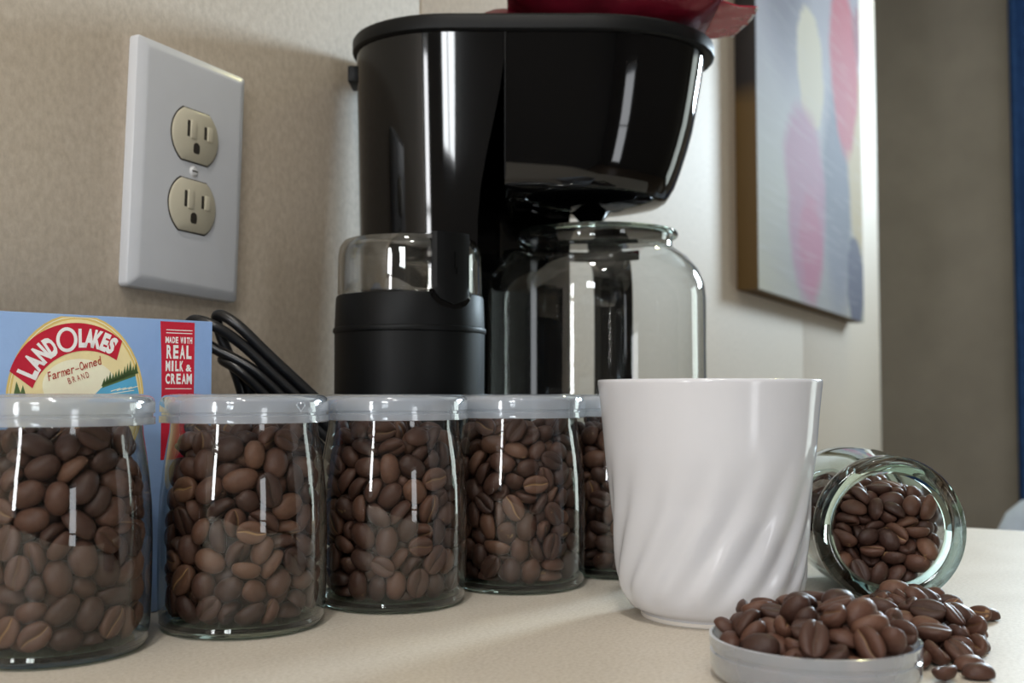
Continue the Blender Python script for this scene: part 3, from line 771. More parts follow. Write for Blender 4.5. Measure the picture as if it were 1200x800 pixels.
# ------------------------------------------------------------------ mug
mg = thing('white_mug', 'white ceramic mug with swirled flutes standing beside the tipped jar', 'mug', (8.42, 45.8, 0))
prof = [(2.92, 0.02), (2.95, 0.28), (3.12, 0.34), (3.4, 0.5), (3.68, 0.9), (3.86, 1.4), (3.94, 1.9), (4.03, 3.2), (4.18, 5.0), (4.43, 6.85), (4.58, 8.5), (4.70, 9.6), (4.74, 9.86)]
def pr(z):
    for (r0, z0), (r1, z1) in zip(prof, prof[1:]):
        if z <= z1: return r0 + (r1 - r0) * (z - z0) / (z1 - z0)
    return prof[-1][0]
def smoothstep(a, b, x):
    x = min(1, max(0, (x - a) / (b - a))); return x * x * (3 - 2 * x)
NF = 16; n = 288
def twist(z):
    T = [(-1, 0), (0.4, 0.0), (1.4, 0.08), (2.9, 0.33), (4.5, 0.55), (6.8, 0.74), (8.5, 0.8), (12, 0.84)]
    for (z0, v0), (z1, v1) in zip(T, T[1:]):
        if z <= z1: return v0 + (v1 - v0) * (z - z0) / (z1 - z0)
    return 0.84
def wall_r(a, z):
    amp = 0.075 * smoothstep(0.55, 1.6, z) * (1 - smoothstep(3.0, 7.9, z)) ** 0.9
    tw = twist(z)
    ph = NF * (a - tw) + 0.9
    w = sin(ph) + 0.1 * sin(2 * ph + 0.5)
    return pr(z) + amp * w
zs = [0.02, 0.28, 0.31, 0.36, 0.42, 0.5, 0.62, 0.75, 0.9, 1.1, 1.35] + [1.6 + 0.2 * k for k in range(40)] + [9.65, 9.8]
rings = [[(wall_r(2 * pi * k / n, z) * cos(2 * pi * k / n), wall_r(2 * pi * k / n, z) * sin(2 * pi * k / n), z) for k in range(n)] for z in zs]
for r, z in ((4.73, 9.92), (4.68, 9.96), (4.6, 9.95), (4.52, 9.86), (4.44, 9.5), (4.2, 7), (3.95, 4), (3.8, 2), (3.5, 1.0), (2.5, 0.75)):
    rings.append([(r * cos(2 * pi * k / n), r * sin(2 * pi * k / n), z) for k in range(n)])
mb = MB(); mb.loft(rings, cap0=False); mb.build('mug_body', M['ceramic'], mg, angle=80)
mb = MB(); mb.lathe([(0, 0.2), (2.6, 0.2), (2.7, 0.0), (2.9, 0.0), (2.94, 0.05), (2.94, 0.24)], 96); mb.build('foot_ring', M['foot_clay'], mg)

# ------------------------------------------------------------------ jars
OUTER = [(2.9, 0.02), (3.12, 0.08), (3.26, 0.3), (3.33, 0.9), (3.36, 2.4), (3.36, 4.0), (3.31, 5.3), (3.2, 6.4), (3.06, 7.3), (2.97, 7.85), (2.95, 8.2)]
def jar_base(mb, MM=None):
    return mb.lathe([(0, 0.16), (2.3, 0.14), (2.75, 0.02), (2.95, 0.02), (3.14, 0.10), (3.27, 0.32), (3.22, 0.46), (3.0, 0.44), (2.6, 0.38), (0, 0.36)], 72, MM)
def lid_shell(mb, z0=8.2, MM=None):
    o_ = [(3.30, 0), (3.385, 0.02), (3.385, 0.28), (3.30, 0.32), (3.30, 0.40), (3.37, 0.44), (3.37, 0.82), (3.31, 0.99), (3.17, 1.10), (2.9, 1.15), (0, 1.15)]
    i_ = [(0, 1.05), (2.85, 1.05), (3.15, 0.98), (3.26, 0.8), (3.28, 0.3), (3.27, 0.05), (3.30, 0)]
    return mb.lathe([(r, z + z0) for r, z in o_ + i_], 96, MM)
first = None
jar_xy = [(-16.75, 39.55), (-10.98, 44.0), (-5.40, 48.85), (0.28, 53.2), (5.78, 57.2)]
jar_lab = ['lidded jar of coffee beans cut off by the left edge, in front of the carton',
           'lidded bean jar with a small heart mark on its lid, second from left',
           'middle lidded jar of the row, full of coffee beans, in front of the grinder',
           'lidded jar of coffee beans in front of the carafe, fourth from the left',
           'lidded jar of coffee beans mostly hidden behind the white mug']
def make_jar(loc, label):
    j = thing('glass_jar', label, 'jar', loc, 0, 'lidded jars in a row')
    MB().lathe(OUTER + [(2.95, 8.9)], 96).build('jar_wall', M['jar_glass'], j)
    jar_base(MB()).build('jar_bottom', M['thick_glass'], j)
    lid_shell(MB()).build('jar_lid', M['lid_plastic'], j)
    return j
jars = [make_jar((*jar_xy[0], 0), jar_lab[0])]
for (x, y), lb in zip(jar_xy[1:], jar_lab[1:]):
    r = jars[0].copy(); COL.objects.link(r); r.location = (x * CM, y * CM, 0); r['label'] = lb
    for c_ in jars[0].children:
        d = c_.copy(); COL.objects.link(d); d.parent = r
    jars.append(r)
# raised heart mark on the second jar's lid
lid2 = [c_ for c_ in jars[1].children if c_.name.startswith('jar_lid')][0]
mb = MB(); hp = []
for k in range(25):
    a = 2 * pi * k / 24; hp.append((16 * sin(a) ** 3 / 16 * 0.2, (13 * cos(a) - 5 * cos(2 * a) - 2 * cos(3 * a) - cos(4 * a)) / 16 * 0.2))
mb.tube([((3.36 + 0.02) * sin(0.92 + x / 3.36), -(3.36 + 0.02) * cos(0.92 + x / 3.36), 8.87 + z) for x, z in hp], 0.025, 6, caps=False); mb.build('heart_mark', M['lid_plastic'], lid2)

# tipped jar
MO_ = Vector((16.65, 47.1, 3.37)); JA = -Vector((sin(radians(4)), cos(radians(4)), 0)); JB = MO_ - JA * 9.0
MJ = Matrix.Translation(JB) @ Matrix((Vector((0, 0, 1)), JA.cross(Vector((0, 0, 1))), JA)).transposed().to_4x4()
tj = thing('tipped_jar', 'open glass jar lying on its side with beans spilling out', 'jar', (16.65, 47.1, 0))
ML = Matrix.Translation((-16.65, -47.1, 0)) @ MJ
MB().lathe(OUTER[:-1] + [(2.96, 8.0)], 96, ML).build('jar_wall', M['jar_glass'], tj)
jar_base(MB(), ML).build('jar_bottom', M['thick_glass'], tj)
MB().lathe([(2.72, 7.7), (2.97, 7.75), (3.06, 8.0), (3.22, 8.12), (3.28, 8.35), (3.28, 8.7), (3.22, 8.9), (3.05, 9.02), (2.8, 9.04), (2.58, 8.94), (2.47, 8.7), (2.46, 8.35), (2.55, 8.0), (2.72, 7.7)], 96, ML).build('jar_mouth', M['thick_glass'], tj)

# upturned lid
ul = thing('upturned_lid', 'translucent plastic jar lid upturned on the counter, heaped with beans', 'lid', (9.95, 35.65, 0))
MF = Matrix.Translation((0, 0, 1.4)) @ Matrix.Diagonal((1, 1, -1.2, 1))
lid_shell(MB(), 0, MF).build('lid_shell', M['lid_plastic'], ul)

# ------------------------------------------------------------------ coffee beans
def bean_geo(nu=11, nv=14):
    L, W_, T = 0.58, 0.445, 0.49; vs = []; fs = []; ms = []
    sec = []
    for k in range(nv):   # closed cross-section: rounded back, flat face with a crease
        a = 2 * pi * k / nv - pi / 2
        y, z = cos(a), sin(a)
        sec.append((y, z))
    flatn = [(0.0, 0.04), (0.09, -0.055), (0.62, -0.07), (0.93, -0.02), (1.0, 0.09), (0.9, 0.26), (0.62, 0.42), (0.0, 0.5), (-0.62, 0.42), (-0.9, 0.26), (-1.0, 0.09), (-0.93, -0.02), (-0.62, -0.07), (-0.09, -0.055)]
    nv = len(flatn)
    vs.append((-L, 0, 0.06))
    for i in range(1, nu):
        u = -cos(pi * i / nu); s_ = math.sqrt(max(0, 1 - u * u)) ** 0.85
        for k, (y, z) in enumerate(flatn):
            z2 = 0.06 + (z * 0.98 - 0.06) * s_
            if k == 0: z2 = 0.06 + (z * 0.98 - 0.06) * s_ + 0.07 * (1 - s_) * 0
            vs.append((L * u, W_ * y * s_ + (0.03 * sin(u * 4) if k in (0, 1, nv - 1) else 0), z2))
    vs.append((L, 0, 0.06)); e = len(vs) - 1
    for k in range(nv):
        k2 = (k + 1) % nv
        fs.append((0, 1 + k2, 1 + k)); fs.append((e, 1 + (nu - 2) * nv + k, 1 + (nu - 2) * nv + k2)); ms += [0, 0]
        for i in range(nu - 2):
            a = 1 + i * nv
            fs.append((a + k, a + k2, a + nv + k2, a + nv + k)); ms.append(1 if k in (0, nv - 1) else 0)
    return [(x, y, z - 0.17) for x, y, z in vs], fs, ms
BV, BF, BM = bean_geo()
bean_me = bpy.data.meshes.new('coffee_bean')
bean_me.from_pydata([(x * CM, y * CM, z * CM) for x, y, z in BV], [], BF)
bean_me.materials.append(M['bean']); bean_me.materials.append(M['bean_groove'])
bean_me.polygons.foreach_set('material_index', BM); bean_me.polygons.foreach_set('use_smooth', [True] * len(BF)); bean_me.update()
b_ = bmesh.new(); b_.from_mesh(bean_me); bmesh.ops.recalc_face_normals(b_, faces=b_.faces); b_.to_mesh(bean_me); b_.free()
BF2 = [tuple(p.vertices) for p in bean_me.polygons]

# settled beans, eight whole numbers each: x y z in 1/100 cm, rotation x y z in 1/100, long and cross size in 1/100
UP = [
    -223, 168, 117, -53, 40, -74, 96, 96, -60, -269, 111, -63, -15, -32, 104, 106, 224, 68, 74, -2, -5, 80, 118, 112, 109, -189, 74, -4, 3, 86, 117, 110, -258, -87, 204, 7, -54, -25, 102, 105, 239, -126, 108, -72, 0, -69, 105, 106,
    57, 266, 117, -39, 53, 39, 106, 105, 124, 18, 71, 0, 0, -96, 107, 112, 184, -209, 128, -50, 46, 73, 104, 104, 130, 231, 103, 66, 24, 70, 106, 108, -260, 18, 86, 46, -83, -1, 110, 114, -103, -196, 77, 90, -25, -15, 98, 99,
    257, -35, 98, -1, 87, 18, 122, 114, -120, 248, 215, 59, 42, -12, 121, 115, -146, -238, 127, -19, 66, 51, 98, 100, -153, 131, 82, -41, -78, 48, 96, 101, -48, 277, 280, 69, 6, 6, 97, 100, -256, -58, 90, 46, -69, 48, 92, 95,
    174, -128, 85, 79, -49, 36, 107, 100, 95, -84, 80, -34, 93, -10, 117, 116, -175, 183, 661, 9, -72, 2, 106, 100, 40, -264, 86, -13, 81, -57, 97, 99, 202, 177, 110, -73, -15, -66, 117, 114, -168, -21, 71, 0, 0, 68, 117, 111,
    -198, -134, 77, 6, 4, 94, 122, 114, 265, -66, 314, 64, -11, 74, 114, 112, -38, 272, 124, 47, 48, -43, 110, 115, -57, 151, 72, 0, 0, -54, 110, 114, 115, -246, 162, 70, -37, 48, 111, 108, 144, 118, 83, 56, 76, 14, 109, 114,
    -216, 92, 96, -44, 18, -24, 116, 113, 274, 57, 218, -1, -70, 15, 108, 107, -126, 236, 96, -58, 64, 46, 113, 111, -76, -254, 185, 43, 86, -25, 106, 106, 17, 216, 70, 0, 0, -35, 110, 103, -202, -84, 135, 25, -90, -8, 107, 101,
    160, -132, 146, -3, -36, -52, 95, 98, -104, -92, 78, 17, -98, -12, 104, 110, -197, 189, 193, -13, -78, -16, 100, 105, 10, -206, 96, 42, -66, 62, 119, 116, 253, 74, 132, -12, 6, -55, 111, 104, 185, 28, 141, -89, 19, -37, 100, 104,
    -202, -175, 126, -6, -30, 94, 93, 96, 258, -11, 202, 55, -60, 23, 106, 107, -77, 205, 137, 22, -53, 80, 101, 98, 218, -100, 765, 67, -35, -65, 108, 107, 144, 164, 153, -51, 75, -12, 100, 97, -264, 2, 172, 77, -19, -40, 108, 101,
    186, 202, 226, -59, 1, -44, 103, 103, -133, 161, 121, -47, 10, -29, 100, 98, -89, -176, 126, -24, 25, 8, 104, 108, 59, 183, 122, 18, 6, 94, 119, 114, -148, -99, 156, -22, 28, -56, 103, 98, 87, -179, 144, 73, -59, 28, 102, 106,
    -6, -136, 82, 14, 93, -23, 103, 95, -247, 101, 181, -88, -18, 37, 116, 108, 5, -273, 303, 51, 39, -50, 112, 110, 109, 260, 199, 64, -30, 3, 93, 96, -194, -198, 198, -22, -56, 73, 101, 94, 193, -42, 99, 46, 17, -87, 101, 99,
    -16, 239, 194, -4, 42, -57, 121, 116, 26, -269, 186, 86, -16, 33, 115, 108, -185, 21, 148, -90, 30, 30, 120, 112, -132, 82, 157, -74, 7, -19, 109, 107, 211, 116, 184, -23, 93, 18, 107, 105, -108, 156, 192, 17, 19, -26, 119, 111,
    -141, -220, 252, 13, -11, 97, 100, 105, 140, -44, 152, -87, 32, -29, 105, 110, 92, 257, 303, -46, 48, 45, 117, 110, 190, -184, 212, 92, 34, 3, 116, 111, -143, 234, 329, -71, 16, 69, 104, 101, 2, -160, 165, -26, 22, 93, 107, 100,
    177, 18, 212, 44, 8, -89, 94, 98, -138, -166, 200, 28, -16, -10, 105, 99, 221, -77, 197, -80, 3, -60, 116, 108, 39, 257, 230, 46, 10, 83, 99, 95, 110, -146, 201, -61, 55, -57, 106, 99, 111, 162, 200, 27, -26, -43, 119, 114,
    -269, 39, 256, -71, -65, 11, 98, 97, -187, 14, 217, -16, 26, -82, 118, 112, -80, 196, 255, -1, -93, -22, 112, 115, -79, -127, 186, -87, 36, -4, 104, 98, 31, 155, 198, -46, 32, -14, 103, 102, -184, -90, 217, 4, -28, -71, 100, 103,
    82, -258, 363, 61, 35, -54, 118, 115, -194, 112, 226, -70, -24, 23, 97, 98, 12, -226, 231, 80, -15, 25, 105, 102, -235, -150, 277, -45, 55, -7, 113, 110, 157, -219, 315, 42, -62, 51, 121, 115, 11, 273, 359, -32, 62, 17, 111, 104,
    130, -52, 238, 7, 4, 98, 123, 115, 187, 199, 324, -76, 3, -52, 113, 114, -238, -128, 490, 60, -50, -21, 122, 114, 251, 24, 290, 43, -37, -2, 108, 105, -113, 103, 236, -31, 89, 34, 101, 96, -53, -172, 237, 21, -19, 95, 100, 97,
    90, 194, 257, -24, 16, 96, 104, 106, -253, -57, 278, -30, -36, -64, 109, 106, 216, -145, 278, 16, 90, 4, 118, 110, 31, -160, 278, -6, -16, 98, 100, 101, -215, 170, 291, 45, -67, -57, 108, 109, -66, -258, 264, 53, -58, -21, 94, 98,
    249, 121, 279, -80, 44, -31, 97, 94, -144, -117, 270, -25, 9, -91, 107, 111, 251, -124, 403, 2, -70, -34, 113, 110, 6, 201, 268, -66, -72, -9, 94, 94, 95, -226, 261, -40, 38, -82, 93, 95, 160, 102, 244, 13, 33, -76, 112, 113,
    -272, -16, 332, -17, -56, -51, 103, 96, 202, -46, 289, 52, 70, -24, 100, 100, -62, 247, 339, 39, -2, -34, 97, 99, -189, -189, 329, 71, -39, -50, 109, 103, 144, 138, 324, 55, 63, 42, 112, 111, -54, 162, 303, -60, 72, 32, 104, 100,
    -174, -21, 283, -11, -93, 19, 120, 111, 140, -128, 289, 78, 50, 21, 116, 111, -155, 140, 308, -41, 83, 36, 112, 113, -12, -200, 314, 19, -17, -5, 119, 112, 273, 69, 371, -61, -33, 70, 108, 104, -158, 65, 328, -64, -68, -1, 105, 108,
    -152, -82, 336, -92, -9, 22, 96, 94, 157, 32, 281, -43, 89, 4, 114, 114, -118, 245, 563, -23, 70, -67, 112, 113, 91, -161, 357, -39, 46, -71, 120, 113, 62, 174, 320, 93, 18, 30, 120, 112, -238, 69, 323, -37, -16, -90, 115, 113,
    277, -25, 509, 52, -52, -52, 107, 100, -94, 239, 435, 50, -23, 73, 120, 115, -117, -257, 326, -33, 63, 43, 104, 98, -47, 234, 751, 1, -40, -90, 104, 98, -238, -95, 354, 6, 16, 60, 106, 103, 226, -99, 672, 3, 20, 41, 107, 110,
    -70, 121, 341, 35, -1, 29, 97, 101, -190, 202, 408, -55, 26, 45, 94, 97, -97, -169, 311, -32, -36, 51, 108, 101, 217, 115, 338, 70, 20, 39, 96, 100, -132, -170, 366, 13, -42, -54, 110, 107, 114, -61, 316, 28, -20, -92, 97, 98,
    29, 175, 365, 27, -16, -86, 108, 109, -3, -268, 573, 34, -63, 28, 103, 105, 236, 116, 563, 46, -4, 85, 111, 110, -281, 24, 404, -43, 54, -50, 99, 102, -192, 5, 383, 0, -18, 79, 115, 114, 218, 4, 348, 82, 35, 36, 100, 97,
    -201, 176, 566, -59, 0, 53, 107, 112, -175, -217, 534, 36, 66, 66, 94, 94, 126, 120, 410, 91, -17, 29, 119, 112, -253, -31, 440, 49, 5, 65, 111, 114, 163, -233, 420, -2, -71, -56, 98, 95, 144, 27, 340, -48, 88, 4, 102, 96,
    -225, 138, 387, -38, 65, 46, 113, 111, -64, -250, 376, -56, -7, -76, 104, 105, 235, 122, 429, -19, 84, 40, 109, 105, -221, -120, 408, 16, 12, 55, 104, 101, 193, -170, 367, -35, 59, 50, 110, 107, -121, 155, 394, -13, 0, 22, 110, 108,
    140, 19, 392, 0, -5, 96, 117, 111, 16, -274, 408, 86, -17, 44, 98, 96, 197, 190, 442, -71, 11, -70, 102, 103, -113, 64, 378, 0, -96, -6, 97, 98, -139, -103, 403, 31, -88, 17, 105, 104, 262, 0, 420, -70, 57, 32, 109, 103,
    -27, 206, 409, 60, 28, 62, 116, 112, -150, -239, 427, -67, -26, -56, 107, 104, 130, 232, 412, 30, 81, 30, 121, 114, 132, -104, 413, 97, -14, 4, 117, 110, -222, 129, 494, -30, -4, -88, 109, 108, -48, -165, 382, 62, -56, -26, 115, 107,
    197, 163, 530, 10, 38, -47, 114, 109, 62, 176, 429, -4, 26, -86, 97, 95, -184, -186, 444, -46, 31, 70, 105, 103, 188, -83, 372, -35, 90, -6, 109, 105, 39, 261, 430, 41, 0, 91, 106, 102, -91, -191, 447, -18, -4, 88, 109, 102,
    22, -154, 394, 59, -51, -60, 101, 104, 150, 225, 523, -13, 54, -3, 97, 96, -245, 82, 441, -21, 57, 5, 103, 106, 174, -199, 517, 42, -22, 46, 111, 115, -141, 202, 478, 54, 2, -46, 110, 103, -84, -256, 503, 55, -21, -19, 112, 105,
    79, 259, 494, -71, 43, 24, 111, 105, -188, -47, 469, -79, -52, 19, 110, 108, 96, -189, 423, 20, 11, -7, 105, 103, 161, -52, 454, -3, -25, -97, 111, 116, -168, 72, 449, 4, -33, -75, 107, 111, 214, 69, 439, 39, 33, -79, 120, 112,
    -162, -141, 499, 46, -68, -20, 97, 98, 184, -164, 467, 1, -88, -47, 114, 107, -32, 262, 509, -41, 73, 53, 113, 116, -72, 126, 458, -17, 3, -13, 103, 103, -8, -244, 449, -41, -25, 38, 116, 111, 116, 140, 474, -28, 82, -43, 98, 101,
    -214, -119, 750, -58, 51, -21, 97, 99, 257, -61, 451, -84, -51, 18, 91, 94, -79, 189, 528, -43, -67, -21, 98, 99, -98, -246, 585, 76, -33, 6, 112, 109, 132, 55, 460, 27, 65, -66, 92, 94, -266, 31, 518, -30, -82, 27, 94, 98,
    78, -143, 476, -13, -2, 42, 112, 107, -138, 118, 500, -77, 63, -11, 100, 97, -73, -106, 450, 82, -45, 28, 103, 103, 251, 39, 534, -29, -51, -32, 108, 102, -270, -43, 562, -16, 71, -4, 120, 112, 214, -106, 518, 12, 96, -21, 123, 115,
    7, 164, 478, -3, -21, 93, 110, 103, -49, 136, 530, -79, -16, 12, 103, 104, 75, -254, 484, 34, -16, 92, 116, 114, 265, 61, 619, 49, -59, -28, 102, 98, -255, 60, 596, -68, -54, 39, 122, 116, 260, -52, 583, -65, 56, -32, 103, 104,
    12, 213, 542, -42, 82, -7, 92, 94, -210, -158, 599, 23, -67, 53, 112, 113, 88, 200, 520, -31, 61, 42, 105, 99, -196, 27, 523, 76, 58, -30, 106, 102, 111, -210, 783, -74, -4, 29, 105, 105, -115, 212, 636, -56, -66, 16, 114, 108,
    -33, -187, 501, 89, 32, -30, 117, 114, -200, -80, 554, 84, 33, -42, 118, 111, 128, -233, 558, 44, 34, -79, 101, 98, 49, 148, 543, -24, -75, -42, 102, 100, 82, -244, 612, 46, 21, -78, 114, 113, 177, 69, 525, -29, 5, -65, 98, 102,
    -154, 144, 558, 79, 19, 28, 108, 102, 196, -16, 511, -21, 43, 79, 97, 96, -20, 264, 619, -64, -28, -15, 113, 107, -114, -144, 539, -20, 55, -20, 121, 114, 164, 208, 622, 13, 55, 79, 108, 106, -242, -74, 666, -3, -58, -8, 110, 111,
    105, -138, 542, 44, -90, 5, 107, 108, -76, 120, 603, 9, -12, -89, 108, 108, -62, -182, 591, 16, -96, 21, 118, 115, 182, 34, 591, -14, -16, 97, 107, 111, 107, 102, 577, 3, 27, 34, 101, 105, -128, -37, 547, -64, -68, 33, 102, 107,
    202, -165, 617, 44, 26, 17, 120, 115, 75, 248, 612, -60, 32, 66, 116, 114, 24, -192, 550, 43, -72, -26, 112, 106, 229, 122, 659, -73, 16, -52, 93, 96, -211, 108, 723, 17, -60, -68, 116, 116, 178, -81, 569, 90, -34, 0, 95, 96,
    -6, 194, 594, 5, -42, 8, 95, 99, 128, 166, 610, -22, -79, 55, 118, 112, -153, 56, 562, 1, -98, 20, 102, 107, 87, -172, 611, -85, 0, -25, 98, 98, -86, -103, 626, 70, -2, -9, 114, 112, -61, 201, 664, -87, 25, 41, 103, 102,
    43, -228, 671, -38, -4, 91, 110, 111, 234, 5, 662, -32, 70, -18, 95, 95, 173, 92, 658, -80, 1, -41, 109, 110, -187, -16, 609, -76, 64, 3, 108, 102, 112, -115, 617, -64, -2, -16, 102, 106, 58, 122, 636, -64, 68, -26, 110, 113,
    -49, -248, 675, 84, -22, 14, 107, 100, 167, 168, 706, -12, -15, -41, 112, 107, -190, 94, 624, 3, -97, -7, 109, 113, 182, -55, 614, -26, 0, -35, 113, 112, -28, 75, 666, 66, 0, 13, 102, 107, -144, -196, 645, -30, -32, 47, 102, 107,
    63, 216, 704, 34, 7, -40, 110, 110, -251, 7, 699, 7, -66, 6, 98, 95, 154, -188, 692, -40, 79, -39, 111, 108, -117, 119, 674, 16, -81, -56, 110, 116, -24, -171, 654, 82, 32, -12, 112, 110, 166, 20, 677, 33, 68, 63, 106, 104,
    -177, -114, 667, 54, -58, -2, 108, 101, 145, -76, 680, 74, 32, 26, 102, 100, 1, 145, 668, -5, 79, -43, 103, 98, 41, 11, 660, -63, -74, -23, 96, 97, -49, -123, 703, 92, -14, -15, 116, 112, 114, 77, 722, 73, -16, 37, 101, 96,
    -197, 32, 683, 60, -58, -49, 104, 99, -112, 50, 700, -22, -97, -8, 112, 105, -34, 175, 720, -67, -16, 44, 112, 110, -116, -189, 715, 22, 14, 57, 102, 104, 21, -52, 700, 67, 72, 4, 108, 104, 86, 131, 726, 86, -7, 18, 103, 107,
    -144, -45, 688, 20, -35, -53, 112, 113, 72, -145, 682, -97, 25, -7, 100, 95, -35, -30, 738, 12, -10, -96, 105, 109, -128, 182, 740, 10, 54, -15, 101, 102, -187, -55, 761, -56, 6, -33, 108, 111, 215, -32, 735, -71, -40, 8, 107, 105,
    -12, 63, 728, 13, 16, -56, 97, 96, -154, 24, 755, 6, -5, 95, 110, 114, 104, 190, 776, 4, -52, 85, 108, 109, 91, -78, 747, 68, -21, 70, 108, 110, -68, -209, 755, -23, 23, -94, 120, 112, 212, 47, 743, -2, 96, -13, 102, 101,
    -77, 30, 776, 32, -68, -13, 101, 94, 133, -8, 764, -42, 30, -43, 120, 114, -144, -150, 775, -42, 7, 65, 111, 109, 60, 12, 742, 0, 33, 49, 97, 101, 178, 142, 783, -54, -71, -39, 106, 105, 65, -166, 731, -7, -2, 94, 106, 99,
    15, -105, 768, -48, 79, -20, 111, 110, -102, 116, 761, -93, -35, -14, 103, 99, 25, -220, 750, 40, -6, -67, 107, 103, 17, 153, 769, -6, 69, -49, 99, 97, 143, -124, 751, -46, -44, 32, 102, 102, -100, -63, 777, 25, -50, -46, 107, 105,
    54, 83, 784, -95, 8, -16, 110, 110, -38, -122, 792, -30, -22, 74, 106, 100,
]
